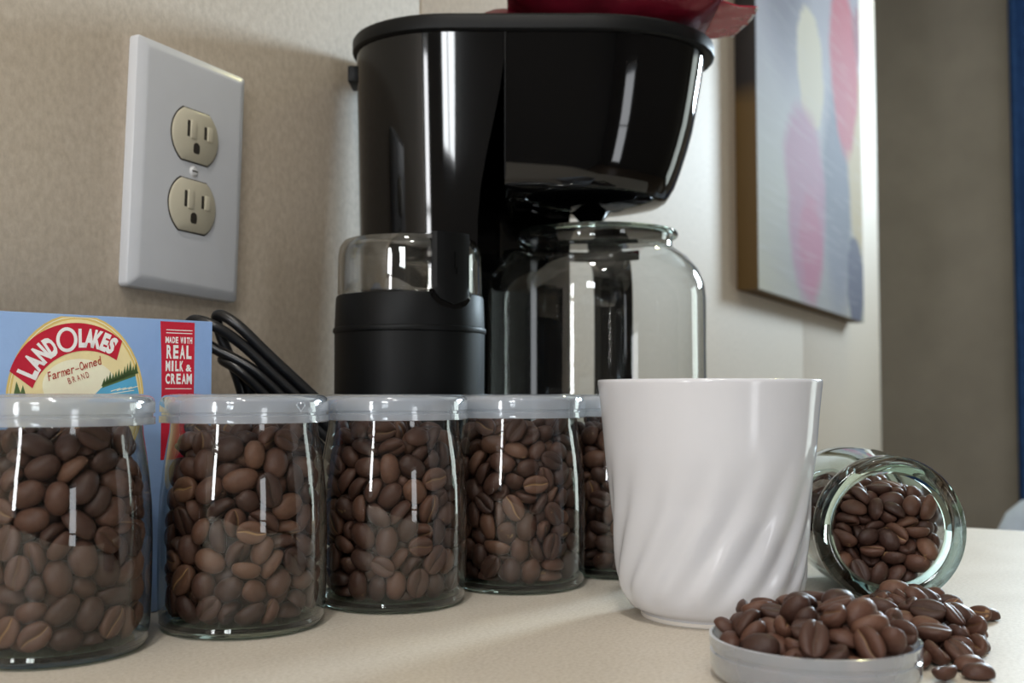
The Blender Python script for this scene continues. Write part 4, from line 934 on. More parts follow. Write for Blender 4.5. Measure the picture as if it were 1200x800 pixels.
SPILL = [
    1560, 5506, 106, -9, 30, -49, 89, 89, 1982, 5468, 244, 21, -55, -27, 97, 98, 1645, 5538, 478, 20, 75, -61, 110, 104, 1923, 5525, 393, 16, 69, -70, 109, 102, 1794, 5394, 74, 82, -56, 6, 95, 98, 1870, 5478, 503, 1, 8, -66, 98, 99,
    1456, 5517, 344, -22, -42, 67, 98, 98, 1719, 5539, 408, 62, 34, -38, 99, 104, 1946, 5473, 444, -85, -52, -2, 96, 97, 1477, 5533, 405, -5, 0, -96, 99, 100, 1705, 5522, 73, -79, 39, 1, 102, 106, 1917, 5518, 207, -90, -16, -30, 92, 92,
    1767, 5504, 511, -11, 8, 79, 114, 106, 1475, 5408, 191, 45, 21, 76, 113, 107, 1942, 5462, 166, -37, -26, 73, 91, 94, 1598, 5537, 168, 11, 88, 32, 90, 94, 1439, 5345, 250, 59, -1, 80, 90, 93, 1774, 5513, 77, -43, 55, -31, 86, 88,
    1859, 5515, 447, -44, 14, -35, 100, 92, 1817, 5524, 380, -52, 32, 22, 109, 108, 1512, 4952, 143, 72, -69, 0, 99, 92, 1990, 5506, 327, -15, 72, 7, 90, 92, 1522, 5515, 468, 10, -4, -82, 109, 106, 1744, 5537, 158, -1, -71, 71, 108, 104,
    1847, 5524, 129, 32, 56, -70, 113, 106, 1792, 5292, 500, -24, 32, -64, 106, 104, 1454, 5502, 258, 47, 37, 54, 103, 107, 1574, 5548, 253, 69, -15, 10, 102, 106, 1980, 5437, 380, -80, 18, -49, 103, 100, 1582, 5531, 416, 0, 37, 81, 101, 106,
    1636, 5519, 112, 24, -38, 18, 108, 105, 1739, 5525, 325, -28, 5, 6, 111, 106, 1640, 5397, 484, -55, 84, -1, 101, 100, 1500, 5528, 183, -72, -34, 34, 105, 103, 1955, 5405, 224, 3, 74, 59, 98, 99, 1637, 5544, 342, 15, 69, -70, 103, 107,
    1500, 5554, 311, 61, -36, 35, 102, 96, 1798, 5470, 125, -77, 53, 15, 99, 94, 1857, 5453, 433, 83, -31, -12, 88, 91, 1811, 5525, 214, -70, 42, 34, 97, 102, 1534, 5435, 130, 70, -67, -22, 94, 97, 1924, 5500, 305, -21, 42, -26, 111, 108,
    1622, 5483, 494, 66, -18, 10, 104, 97, 1682, 5479, 441, -32, -11, -50, 93, 96, 1881, 5473, 121, 32, 74, -32, 86, 89, 1724, 5420, 501, -79, 43, -31, 99, 99, 1520, 5485, 226, -2, 60, -43, 94, 91, 1670, 5529, 242, -23, -49, -19, 113, 107,
    1535, 5473, 408, -27, 9, 16, 93, 90, 1712, 5435, 65, -94, -25, -24, 100, 94, 1807, 5464, 336, -79, -26, -32, 92, 94, 1487, 5413, 440, 30, -31, -30, 96, 96, 1570, 5500, 188, 24, -40, 7, 93, 91, 1892, 5471, 222, 15, -38, 50, 97, 100,
    1728, 5513, 236, -5, 84, -36, 99, 100, 1540, 5506, 330, 15, 58, -67, 111, 106, 1806, 5445, 167, 34, -7, 5, 96, 91, 1903, 5446, 365, -64, 23, -27, 95, 98, 1859, 5516, 291, -10, 43, 57, 96, 89, 1617, 5438, 84, -48, -83, -14, 108, 101,
    1979, 5285, 302, 66, 42, 44, 104, 102, 1436, 5452, 376, -75, 10, -66, 86, 89, 1610, 5483, 286, -12, 43, 87, 104, 105, 1903, 5398, 132, 16, 89, -5, 94, 88, 1772, 5505, 459, 71, 69, -7, 94, 92, 1476, 5426, 279, 36, 12, 24, 112, 108,
    1806, 5478, 252, 35, -51, 70, 107, 104, 1983, 5392, 315, -50, 0, -64, 107, 101, 1651, 5479, 372, 2, 57, 82, 109, 105, 1699, 5466, 134, -79, -42, -13, 111, 104, 1640, 5458, 185, 0, -54, -19, 102, 100, 1576, 5437, 456, -69, 19, 45, 100, 98,
    1566, 5433, 208, 56, -12, 47, 110, 103, 1919, 5338, 171, 17, 61, -56, 93, 98, 1754, 5470, 403, -26, -31, -42, 98, 102, 1440, 5338, 381, -34, -64, 47, 108, 103, 1725, 5449, 209, 15, -52, -83, 103, 96, 1939, 5386, 434, -44, -51, -63, 108, 104,
    1714, 5452, 303, -54, 21, 48, 105, 106, 1478, 5296, 178, -75, -62, 13, 97, 94, 1874, 5432, 296, 68, 61, -39, 100, 93, 1703, 5400, 438, 60, 74, -27, 87, 91, 1790, 5411, 281, 79, -20, 10, 94, 98, 1867, 5396, 179, 73, -40, 49, 98, 92,
    1801, 5413, 488, -24, -15, -64, 108, 101, 1448, 5397, 329, 16, 11, -89, 92, 88, 1619, 5421, 268, 15, -59, -76, 101, 94, 1872, 5396, 389, -31, 30, -31, 99, 92, 1525, 5433, 376, 90, -33, 5, 110, 106, 1665, 5355, 65, -2, -90, -43, 91, 90,
    1699, 5398, 134, 41, 17, -18, 110, 104, 1778, 5422, 367, -78, 0, -1, 97, 99, 1528, 5367, 222, -78, 51, 32, 104, 107, 1835, 5413, 226, -47, -29, 2, 96, 91, 1730, 5367, 324, 28, -6, 94, 98, 94, 1559, 5429, 315, 4, -38, 30, 95, 95,
    1795, 5383, 139, 79, -17, -17, 93, 96, 1973, 5232, 377, 65, 48, 45, 109, 107, 1602, 5372, 343, -54, -5, 16, 98, 102, 1603, 5389, 131, -4, -92, 1, 90, 91, 1932, 5360, 302, -62, 27, -65, 98, 94, 1649, 5427, 366, 76, -31, 17, 96, 94,
    1745, 5402, 202, -10, 83, -52, 94, 97, 1853, 5325, 96, -12, -23, 41, 105, 102, 1940, 5300, 440, -59, 47, -42, 112, 107, 1434, 5273, 313, -11, -21, 58, 103, 97, 1779, 5374, 409, 33, 58, -63, 114, 107, 1836, 5364, 330, -2, -71, -70, 111, 105,
    1467, 5305, 456, 23, -7, -52, 105, 106, 1812, 5116, 91, -95, 19, -21, 114, 106, 1798, 5346, 249, 20, 75, 51, 98, 98, 1689, 5325, 493, 90, -12, 28, 100, 98, 1617, 5382, 196, -78, 12, 42, 94, 90, 1873, 5360, 250, 20, 49, -67, 93, 90,
    1677, 5391, 272, 39, 69, -36, 99, 99, 1510, 5367, 369, 73, 46, -42, 97, 98, 1762, 5326, 79, 69, -33, -31, 101, 99, 1863, 5336, 466, -12, 27, 76, 110, 102, 1868, 5316, 320, 43, 57, -50, 93, 94, 1544, 5331, 114, -91, -12, 33, 100, 101,
    1961, 5333, 239, -94, 25, -17, 88, 91, 1544, 5357, 494, -59, -29, -10, 91, 88, 1652, 5348, 200, 46, 42, -10, 94, 96, 1819, 5324, 172, 39, 12, -41, 100, 104, 1840, 5202, 488, -85, 52, 11, 105, 102, 1501, 5353, 294, 13, -78, -60, 87, 87,
    1714, 5343, 235, -62, 53, 50, 101, 96, 1935, 5320, 366, 6, 33, -48, 87, 88, 1589, 5378, 423, 64, 20, 9, 104, 106, 1720, 5276, 62, 75, -46, -31, 96, 90, 1621, 5335, 288, -16, -77, -49, 100, 96, 1757, 5319, 447, 30, 61, 68, 93, 93,
    1463, 5278, 252, 84, 1, 36, 90, 92, 1887, 5266, 130, -91, -30, -20, 102, 96, 1550, 5301, 419, 1, -16, -98, 104, 103, 1546, 5311, 246, -84, -24, 18, 97, 93, 1725, 5330, 144, -38, 85, 19, 112, 104, 1842, 5312, 413, -2, -29, -96, 108, 103,
    1822, 5274, 315, 24, -57, 38, 98, 100, 1574, 5304, 163, -75, -6, 43, 104, 105, 1905, 5281, 278, 74, -48, 37, 110, 104, 1638, 5264, 510, 36, 92, 6, 101, 96, 1641, 5285, 161, 20, -80, -53, 97, 100, 1773, 5266, 163, -52, -78, -17, 89, 88,
    1664, 5344, 415, -42, 2, 23, 106, 106, 1450, 5056, 202, -5, 50, -11, 104, 105, 1612, 5289, 369, 13, -11, -87, 94, 92, 1878, 5249, 374, 14, 16, -15, 112, 105, 1528, 5304, 347, -27, -32, -79, 111, 104, 1640, 5297, 89, 30, 12, -65, 107, 105,
    1757, 5301, 259, -55, -55, -60, 99, 100, 1727, 5049, 489, -99, 14, 0, 100, 93, 1465, 5184, 214, -22, 39, -76, 111, 107, 1952, 5268, 197, -39, -32, 66, 97, 91, 1697, 5317, 345, 49, -9, -3, 93, 97, 1447, 4878, 262, 74, 3, -58, 96, 91,
    1791, 5252, 92, -2, -58, 80, 98, 96, 1581, 5263, 239, 36, -44, 82, 90, 94, 1506, 5212, 136, -30, -75, 34, 88, 90, 1869, 5286, 211, 7, -98, 15, 101, 94, 1582, 5303, 472, -18, 8, -98, 90, 93, 1676, 5284, 272, -80, -3, -23, 99, 98,
    1865, 5232, 177, 93, -26, 4, 103, 100, 1767, 5291, 376, 84, 45, -28, 90, 91, 1526, 5259, 319, 88, 24, -18, 100, 101, 1751, 5247, 340, 81, -40, 20, 97, 101, 1958, 5043, 302, -62, 65, -27, 96, 98, 1571, 5063, 459, 18, 87, -16, 103, 102,
    1675, 5213, 54, 1, 5, 2, 92, 95, 1684, 5225, 126, 10, 80, -58, 107, 106, 1716, 5272, 465, -29, -28, -90, 93, 90, 1520, 5046, 127, -24, -87, 25, 100, 104, 1887, 5062, 136, 34, -15, -89, 88, 88, 1699, 5270, 188, 39, -43, 77, 90, 90,
    1574, 5204, 402, -47, -4, -66, 111, 104, 1724, 5168, 78, -15, 30, -90, 103, 106, 1956, 5193, 450, 78, -41, -42, 91, 89, 1686, 5279, 402, -58, 29, 21, 95, 90, 1571, 5232, 105, -53, -28, 56, 105, 103, 1944, 5214, 242, 27, -6, -55, 97, 98,
    1541, 5225, 486, -76, -6, 56, 101, 98, 1641, 5255, 315, 28, 42, -85, 108, 102, 1811, 5195, 101, 4, -62, 78, 97, 94, 1896, 5238, 451, -55, -40, 64, 103, 100, 1548, 5219, 194, 28, -74, 50, 102, 101, 1687, 5226, 409, 40, 65, -60, 108, 104,
    1972, 5186, 313, -34, -2, -71, 91, 90, 1489, 5198, 451, 4, 21, -42, 95, 96, 1637, 5230, 200, -60, 64, 40, 90, 91, 1797, 5194, 173, -65, 61, -4, 98, 97, 1705, 5193, 486, -83, -33, 5, 102, 96, 1491, 5207, 278, -3, 4, -98, 108, 104,
    1927, 5172, 169, 27, -36, -60, 100, 96, 1753, 5244, 250, 47, 43, -70, 97, 92, 1453, 5240, 398, -12, 26, 89, 112, 106, 1715, 5192, 196, -71, -25, -8, 101, 96, 1814, 5187, 398, -56, -36, -51, 108, 103, 1704, 5215, 271, 38, 52, -76, 91, 89,
    1569, 5126, 108, 48, 2, -46, 102, 100, 1859, 5213, 248, -99, 8, -13, 107, 100, 1509, 5115, 464, 27, 18, 32, 106, 101, 1519, 5196, 348, 47, 24, -12, 90, 89, 1873, 5155, 137, -55, -71, 38, 98, 96, 1787, 5231, 433, -58, -2, 30, 102, 98,
    1430, 5197, 332, 24, 20, -75, 99, 95, 1880, 5155, 220, 21, 81, -53, 101, 95, 1858, 5208, 309, -94, -23, 11, 94, 96, 1445, 5106, 432, 24, -5, 69, 90, 89, 1616, 5169, 85, 3, -18, 62, 96, 99, 1594, 5211, 310, 42, 41, -78, 92, 93,
    1910, 5087, 452, -43, 48, -76, 103, 107, 1498, 5137, 179, 80, 22, 35, 102, 96, 1935, 5094, 210, -90, -5, -42, 104, 97, 1657, 5125, 220, -47, -70, -49, 102, 97, 1426, 5145, 377, -55, -46, 20, 103, 98, 1736, 5133, 134, -13, -90, -39, 102, 100,
    1900, 5179, 375, 59, -46, 56, 98, 96, 1746, 5155, 402, 73, 12, -56, 103, 108, 1624, 5163, 157, 88, 0, -22, 100, 103, 1620, 5209, 468, 73, 59, -9, 111, 105, 1627, 5193, 231, 9, -47, 88, 96, 90, 1824, 5097, 158, -94, 31, 0, 91, 91,
    1878, 5127, 440, -73, 23, 57, 106, 100, 1432, 5120, 278, -78, -7, 47, 105, 107, 1570, 5155, 239, 37, -48, 28, 96, 96, 1939, 5148, 291, 6, -94, 22, 107, 104, 1554, 5144, 384, -8, 41, 16, 91, 94, 1784, 4857, 114, -18, -16, 34, 90, 92,
    1789, 5190, 289, 92, -24, -26, 90, 93, 1777, 5152, 481, -28, -91, -30, 84, 88, 1505, 5079, 231, 51, -72, -32, 91, 92, 1928, 5006, 218, -80, 10, -57, 104, 102, 1686, 5199, 339, -19, 64, 71, 90, 92, 1635, 5182, 395, 29, 71, 7, 86, 88,
    1661, 5096, 66, -34, 91, 18, 87, 91, 1842, 5134, 360, 28, -69, 56, 104, 99, 1708, 5154, 279, 66, 19, -13, 100, 97, 1577, 5111, 180, -63, 0, -9, 93, 90, 1800, 5148, 233, -62, 7, -47, 95, 96, 1652, 5087, 480, 65, -65, -34, 101, 95,
    1613, 5133, 313, 29, 28, -74, 108, 106, 1723, 5042, 64, -6, -3, 59, 112, 104, 1810, 5082, 450, -19, 33, 66, 114, 107, 1527, 5139, 296, 19, 74, -38, 102, 95, 1554, 5072, 255, -8, -85, -17, 96, 97, 1957, 5124, 375, 16, 42, -69, 108, 106,
    1613, 4968, 470, -4, 36, -30, 95, 92, 1630, 5018, 77, -32, -94, -15, 114, 108, 1779, 5118, 314, -23, -26, -26, 93, 89, 1840, 4932, 427, 16, 41, -75, 96, 97, 1473, 5077, 304, -31, 4, 38, 86, 88, 1836, 4996, 120, -53, 61, -34, 104, 105,
    1750, 5119, 212, -40, 61, 41, 97, 99, 1479, 5119, 368, -42, -41, 48, 98, 92, 1660, 5093, 127, 37, 74, 55, 99, 95, 1598, 5078, 347, -60, -65, -37, 101, 94, 1476, 4983, 199, 25, -93, -26, 106, 101, 1883, 5097, 263, -42, -84, -33, 109, 106,
    1678, 5117, 373, -9, -47, -68, 112, 107, 1618, 5049, 260, 29, -91, 15, 107, 103, 1766, 5045, 125, 58, 73, 34, 110, 103, 1919, 5036, 417, 87, 6, 14, 94, 91, 1525, 5075, 344, 64, -61, -40, 94, 93, 1798, 5069, 262, -47, 80, 16, 88, 91,
    1944, 4996, 366, 86, 37, 31, 106, 106, 1617, 5122, 433, 58, 3, 8, 91, 95, 1555, 5057, 162, -42, -6, -88, 101, 95, 1743, 5085, 369, 39, 79, -30, 97, 94, 1717, 5108, 447, -40, -56, 72, 91, 89, 1425, 4999, 283, 30, -78, -14, 105, 99,
    1832, 5063, 202, 9, -8, 38, 112, 106, 1691, 5085, 286, -85, 18, 37, 109, 103, 1474, 4986, 430, -34, -45, 82, 100, 98, 1753, 4936, 94, 59, -79, 8, 103, 103, 1829, 5068, 371, -75, 1, 3, 99, 101, 1739, 5042, 290, -31, -87, -20, 95, 92,
    1557, 5002, 241, 76, 32, -30, 100, 100, 1865, 5008, 242, -54, 63, 19, 110, 107, 1660, 5020, 430, 42, 73, -49, 99, 103, 1592, 5028, 360, 35, -30, 51, 94, 97, 1728, 5062, 189, -2, 86, 49, 95, 99, 1910, 4919, 416, 79, -3, 50, 111, 107,
    1424, 5031, 365, -71, -56, 36, 108, 106, 1707, 5020, 231, -50, 5, -16, 102, 95, 1887, 5065, 316, -94, 15, -16, 104, 98, 1574, 5005, 431, -51, 19, 18, 86, 89, 1581, 4876, 121, 87, 9, -36, 108, 107, 1785, 5023, 313, 31, -22, 88, 91, 91,
    1773, 5032, 423, -78, 7, -12, 88, 89, 1488, 5014, 300, 53, -74, 39, 88, 92, 1690, 5034, 359, 10, 92, 22, 98, 99, 1495, 5030, 408, -41, 72, 15, 110, 104, 1634, 5054, 164, -57, 55, 40, 95, 99, 1874, 5001, 365, 7, -44, -32, 91, 92,
    1786, 4982, 217, -78, 15, -61, 106, 104, 1486, 4950, 246, -66, -64, -2, 96, 95, 1898, 4949, 314, 81, 52, -19, 102, 103, 1572, 4937, 417, 15, 5, -16, 101, 102, 1698, 5002, 133, -81, -15, -11, 101, 95, 1820, 4988, 374, 30, -54, -23, 95, 98,
    1545, 4957, 359, -22, 8, -38, 102, 105, 1645, 4988, 297, 67, 19, 0, 95, 92, 1917, 4914, 257, -56, 0, -70, 100, 93, 1594, 4990, 140, -70, 50, 42, 101, 106, 1629, 4971, 364, 44, -86, -25, 92, 91, 1761, 4987, 438, 60, -14, -5, 105, 104,
    1593, 4931, 281, -58, 22, -77, 95, 99, 1873, 4943, 174, 23, -94, 24, 94, 99, 1664, 4985, 211, -17, -85, 50, 108, 101, 1447, 4934, 349, 61, -22, 53, 102, 102, 1674, 4911, 83, -68, 71, -18, 91, 88, 1715, 4938, 250, 33, -27, 79, 106, 100,
    1563, 4936, 200, -86, 3, 46, 102, 107, 1843, 4951, 266, 55, 29, 74, 104, 102, 1668, 4934, 411, 54, -18, -75, 99, 97, 1743, 4975, 316, 8, -68, 67, 91, 88, 1795, 4932, 153, -74, 51, -41, 100, 94, 1751, 4921, 408, 25, 4, 94, 95, 93,
    1524, 4936, 310, -7, 33, 38, 96, 91, 1661, 4930, 320, -17, 61, 78, 89, 90, 1789, 4884, 243, 73, 64, 24, 107, 104, 1640, 4926, 128, -89, -42, 16, 97, 92, 1634, 4911, 195, -59, 74, 24, 104, 98, 1722, 4935, 371, -70, -67, 17, 93, 91,
    1509, 4892, 278, -19, -92, 25, 104, 102, 1860, 4876, 191, -9, 72, -68, 95, 96, 1751, 4887, 303, 43, 56, 70, 101, 97, 1713, 4936, 162, 98, -17, -1, 104, 105, 1808, 4924, 346, -21, -14, -25, 93, 89, 1701, 4866, 274, 71, 1, -52, 98, 101,
    1507, 4865, 187, 39, 8, 58, 94, 95, 1718, 4838, 126, 3, -43, -6, 101, 103, 1619, 4874, 289, 76, 4, 19, 90, 90, 1643, 4816, 128, 33, 76, -28, 102, 106, 1874, 4847, 244, 12, 31, -60, 112, 104, 1628, 4861, 227, -97, 21, -4, 94, 87,
    1813, 4824, 174, -24, -86, 42, 103, 102, 1839, 4880, 311, 12, 99, -9, 98, 92, 1554, 4810, 145, -49, -69, -45, 96, 92, 1717, 4849, 199, 92, -36, -2, 100, 98, 1044, 3752, 47, -74, -66, -2, 104, 106, 877, 3418, 35, 0, 0, -96, 84, 86,
    1132, 3624, 43, -98, -13, -12, 97, 90, 1226, 3668, 45, 40, -85, -34, 98, 95, 1147, 3406, 43, 29, 89, 35, 95, 88, 785, 3411, 43, -12, -93, -34, 91, 87, 1118, 3704, 53, -28, 28, -77, 86, 88, 864, 3557, 55, 46, -4, 10, 87, 89,
    1164, 3478, 61, 12, 44, 80, 101, 104, 887, 3633, 45, 78, -56, 2, 86, 91, 1070, 3461, 44, 84, 53, -7, 94, 94, 959, 3551, 43, 54, 83, 5, 97, 92, 739, 3593, 37, 0, 0, -45, 95, 92, 964, 3386, 49, 47, 82, -33, 98, 103,
    1256, 3477, 55, 79, -1, 38, 90, 94, 826, 3481, 45, -45, -84, 31, 91, 94, 812, 3629, 42, 59, 80, 14, 87, 89, 1045, 3656, 37, 0, 0, -99, 93, 92, 1200, 3743, 46, -96, 6, -25, 91, 89, 992, 3305, 50, -8, -95, -26, 112, 104,
    954, 3712, 39, 0, 0, -6, 104, 103, 904, 3324, 46, 71, 63, 3, 99, 92, 1186, 3567, 57, -83, -4, 23, 109, 105, 1059, 3302, 91, 23, 22, -21, 101, 102, 1122, 3792, 48, 69, 64, -32, 89, 90, 1072, 3365, 49, -95, 26, 12, 111, 105,
    981, 3453, 74, 90, -43, -5, 107, 101, 859, 3710, 45, 82, 34, 25, 90, 87, 989, 3622, 57, 22, -29, -1, 88, 86, 1257, 3635, 82, -56, -75, -31, 98, 98, 1056, 3714, 101, -23, -91, 34, 93, 93, 892, 3406, 88, -86, 50, 1, 83, 86,
    1048, 3551, 47, 53, -83, 13, 101, 100, 931, 3583, 98, -69, -67, -1, 107, 105, 1164, 3362, 89, -78, -47, -12, 104, 103, 878, 3814, 68, -77, 25, 48, 107, 105, 1230, 3533, 70, 46, -30, 73, 95, 98, 915, 3672, 85, 98, 13, 12, 95, 98,
    905, 3490, 55, 22, 21, 94, 96, 93, 1070, 3609, 94, 37, -83, -33, 105, 106, 1224, 3425, 110, 51, 83, -14, 92, 92, 1069, 3466, 102, 31, -94, 0, 103, 104, 1175, 3695, 104, 71, -43, 7, 103, 98, 996, 3392, 121, 10, -3, 91, 104, 103,
    812, 3361, 60, 18, -30, 82, 94, 92, 776, 3619, 89, -90, -16, 5, 92, 87, 1191, 3759, 116, -75, 8, -22, 101, 103, 1010, 3655, 122, -26, 30, 91, 105, 100, 737, 3518, 51, -74, 48, -1, 100, 93, 1170, 3615, 113, 34, 86, -38, 108, 100,
    1157, 3497, 125, -14, -1, -98, 98, 99, 768, 3459, 101, 76, -43, -26, 87, 85, 922, 3475, 130, -8, -6, -81, 98, 97, 1036, 3837, 70, -24, 45, 82, 108, 103, 805, 3564, 101, -83, -24, -15, 101, 95, 867, 3332, 107, -28, -46, -55, 92, 94,
    1042, 3400, 166, 15, 8, 97, 95, 97, 897, 3378, 140, 95, 22, -22, 92, 89, 1124, 3407, 123, -50, -32, 20, 107, 103, 806, 3692, 93, 90, -33, 0, 93, 88, 1273, 3562, 116, 40, 24, 79, 94, 98, 1105, 3559, 106, 40, 30, 29, 91, 91,
    942, 3790, 66, -41, 47, -75, 113, 105, 804, 3753, 58, -28, 89, 30, 101, 99, 1003, 3537, 109, -86, 50, 8, 93, 87, 880, 3742, 125, -20, -26, 55, 102, 99, 956, 3832, 121, -15, 26, 35, 97, 99, 838, 3492, 106, 0, -10, -93, 84, 87,
    742, 3673, 58, -8, -69, -61, 88, 92, 1112, 3669, 153, 0, -99, -14, 101, 104, 944, 3565, 157, 68, 66, 31, 97, 95, 1106, 3329, 162, -57, -49, -66, 102, 104, 1068, 3480, 162, -58, -69, 31, 92, 94, 1236, 3697, 171, -12, -97, 0, 113, 106,
    865, 3548, 159, 30, 10, 83, 108, 100, 1209, 3631, 159, -17, -33, -92, 93, 90, 1192, 3460, 179, -43, -75, 11, 109, 101, 939, 3404, 182, -91, 21, 1, 103, 98, 972, 3745, 115, 52, -37, 77, 105, 100, 1030, 3577, 162, -92, 23, -12, 97, 91,
    1125, 3819, 107, 9, -70, 58, 100, 98, 979, 3303, 130, -90, 35, -24, 100, 103, 1137, 3562, 165, -95, 3, 3, 101, 99, 1175, 3332, 171, 48, -77, 18, 98, 91, 1078, 3758, 140, 13, -68, 73, 105, 100, 836, 3434, 141, 17, 6, -42, 97, 91,
    1044, 3821, 150, 85, 31, 25, 104, 104, 734, 3665, 142, 9, 31, -4, 91, 86, 1127, 3392, 201, 92, -2, 9, 106, 102, 823, 3794, 166, -64, -60, 29, 106, 103, 1257, 3493, 158, -75, 32, -27, 106, 106, 995, 3476, 154, -49, 85, -20, 90, 90,
    718, 3561, 124, -4, -16, 64, 92, 86, 789, 3735, 136, 62, -61, -18, 95, 96, 787, 3507, 152, 35, 81, -27, 92, 93, 895, 3826, 180, -48, -84, 26, 97, 102, 1140, 3644, 203, 98, 8, 2, 96, 96, 861, 3630, 126, -66, -63, -39, 92, 93,
    1009, 3535, 194, -36, -93, 3, 84, 87, 1028, 3632, 205, -32, -4, -21, 101, 97, 926, 3670, 164, -7, 26, 11, 102, 101, 1130, 3516, 203, 42, 11, -3, 104, 98, 1163, 3811, 173, -96, -25, 13, 103, 97, 946, 3471, 204, 69, -55, 42, 92, 92,
    1005, 3706, 166, 95, -16, -17, 87, 91, 872, 3470, 185, -74, -52, 30, 90, 88, 978, 3838, 180, 6, 40, 44, 95, 93, 1120, 3455, 233, 0, 61, -73, 110, 105, 1088, 3584, 249, 38, 4, 7, 101, 105, 1015, 3761, 200, 7, 100, 7, 87, 87,
    1024, 3435, 224, -78, 48, -34, 97, 100, 925, 3316, 179, -73, -56, -22, 114, 106, 783, 3630, 161, 32, 2, 63, 101, 96, 892, 3744, 183, -1, -2, 4, 86, 87, 882, 3612, 201, -12, -98, -15, 89, 87, 926, 3523, 224, 72, -52, 29, 112, 105,
    947, 3666, 220, -22, 28, -56, 91, 89, 838, 3683, 199, 97, -7, 8, 93, 97, 1057, 3514, 244, 14, 97, 6, 96, 89, 774, 3555, 184, -35, -39, 2, 93, 92, 1022, 3694, 236, 99, -12, 0, 106, 102, 1276, 3618, 181, -63, -12, 46, 93, 86,
    954, 3578, 244, -38, 4, 15, 103, 100, 1150, 3733, 175, 31, -60, 44, 86, 84, 778, 3394, 139, -18, -59, 77, 107, 103, 1774, 4648, 33, -96, 25, -7, 101, 99, 1732, 4652, 82, -10, -20, 93, 99, 102, 1688, 4127, 34, -73, 58, -16, 97, 98,
    1609, 4671, 61, -30, 93, 16, 88, 88, 1589, 4566, 31, 32, -88, -35, 94, 89, 1560, 4466, 33, 90, 42, 2, 96, 99, 1718, 4578, 26, 0, 0, -60, 100, 98, 1756, 4378, 27, 0, 0, 47, 101, 102, 1656, 4638, 34, 52, 79, 11, 95, 94,
    1798, 4540, 46, -29, -7, 40, 111, 106, 1861, 4628, 25, 0, 0, 84, 90, 94, 1536, 4623, 36, 88, -22, -2, 98, 98, 1771, 4280, 27, 0, 0, 3, 104, 102, 1764, 4140, 26, 0, 0, 92, 100, 96, 1381, 4183, 24, 0, 0, -84, 92, 90,
    1804, 4462, 33, 88, 31, 5, 95, 95, 1660, 4506, 40, 23, 2, -13, 102, 103, 1410, 3524, 29, 92, 37, 3, 81, 85, 1377, 3684, 36, -86, -37, 8, 109, 102, 1494, 3825, 90, 20, 98, 7, 102, 106, 1547, 3657, 25, 0, 0, 17, 95, 95,
    1532, 3553, 25, 0, 0, 2, 93, 94, 1970, 4466, 24, 0, 0, 13, 89, 88, 1652, 4293, 34, -83, 46, -19, 95, 96, 1589, 4024, 37, 80, 54, 24, 100, 104, 1738, 4053, 33, 55, -76, -32, 98, 94, 1911, 4417, 32, 41, 84, 28, 97, 91,
    1471, 4274, 27, 0, 0, 52, 99, 101, 1455, 4173, 29, -91, -38, 9, 91, 87, 1570, 4367, 26, 0, 0, -94, 103, 97, 1378, 4001, 30, -99, 3, 2, 94, 90, 1672, 4389, 33, -64, 75, -14, 96, 99, 1478, 3852, 34, 38, -86, -33, 92, 96,
    1578, 4127, 38, 52, 79, -31, 110, 105, 1746, 4335, 84, 4, 89, 45, 110, 104, 1627, 4199, 31, 6, 94, -35, 91, 89, 1752, 4199, 58, -42, 17, 39, 110, 104, 1636, 4450, 70, 11, -98, -15, 91, 92, 1480, 3989, 26, 0, 0, 91, 95, 96,
    1618, 4372, 84, 8, 94, 34, 110, 102, 1574, 4268, 36, 37, 91, -8, 98, 100, 1486, 4069, 31, -15, 96, -22, 87, 90, 1736, 4267, 83, -94, -16, -28, 96, 92, 1383, 4289, 34, -69, -71, 4, 106, 103, 1535, 4009, 70, -87, 38, -15, 96, 92,
    1423, 4384, 44, -20, 76, -61, 114, 106, 1313, 4063, 29, 75, 65, -12, 84, 86, 1881, 4528, 24, 0, 0, -78, 88, 90, 1558, 3922, 33, 48, -87, -14, 94, 98, 1657, 4072, 53, 37, 16, -90, 95, 96, 1653, 4143, 85, -23, 82, -36, 84, 85,
    1691, 4419, 107, 14, 13, -42, 103, 98, 1697, 3923, 23, 0, 0, -89, 89, 85, 1726, 4452, 45, -50, -18, 70, 88, 85, 1459, 3931, 46, 46, -9, -34, 97, 95, 1316, 3870, 35, -41, 84, -28, 102, 99, 1390, 4229, 81, -6, 12, -64, 112, 104,
    1500, 4130, 69, 93, 26, 24, 92, 95, 1473, 4471, 42, -88, 15, -44, 95, 98, 1392, 4109, 47, -92, 23, 3, 98, 100, 1579, 4061, 107, -46, -87, 3, 97, 101, 1450, 4030, 90, -20, -25, 90, 112, 105, 1452, 4159, 92, -21, -16, 67, 83, 87,
    1839, 4390, 35, -48, -84, -20, 98, 93, 1572, 3817, 39, -80, 10, -18, 99, 95, 1263, 3931, 32, 48, 72, 35, 82, 85, 1507, 4369, 51, 20, -42, -60, 103, 102, 1502, 4230, 67, -94, 27, 16, 92, 90, 1590, 4159, 86, 92, -20, 15, 86, 87,
    1493, 4552, 45, -5, -26, 15, 97, 96, 1468, 3744, 37, 66, -66, -29, 112, 105, 1639, 3960, 46, 44, -38, -64, 99, 97, 1302, 3970, 46, 10, 52, 58, 89, 88, 1405, 3882, 41, -78, -52, -33, 101, 102, 1562, 4302, 83, -88, -43, -12, 91, 86,
    1438, 4300, 88, 88, -36, 6, 104, 98, 1655, 4314, 113, -95, 1, 3, 102, 95, 1518, 4409, 102, -27, 4, 49, 99, 99, 1751, 4517, 90, -26, -10, 95, 103, 97, 1509, 3912, 96, 1, 13, -26, 108, 104, 1399, 3783, 51, -36, -8, -77, 96, 95,
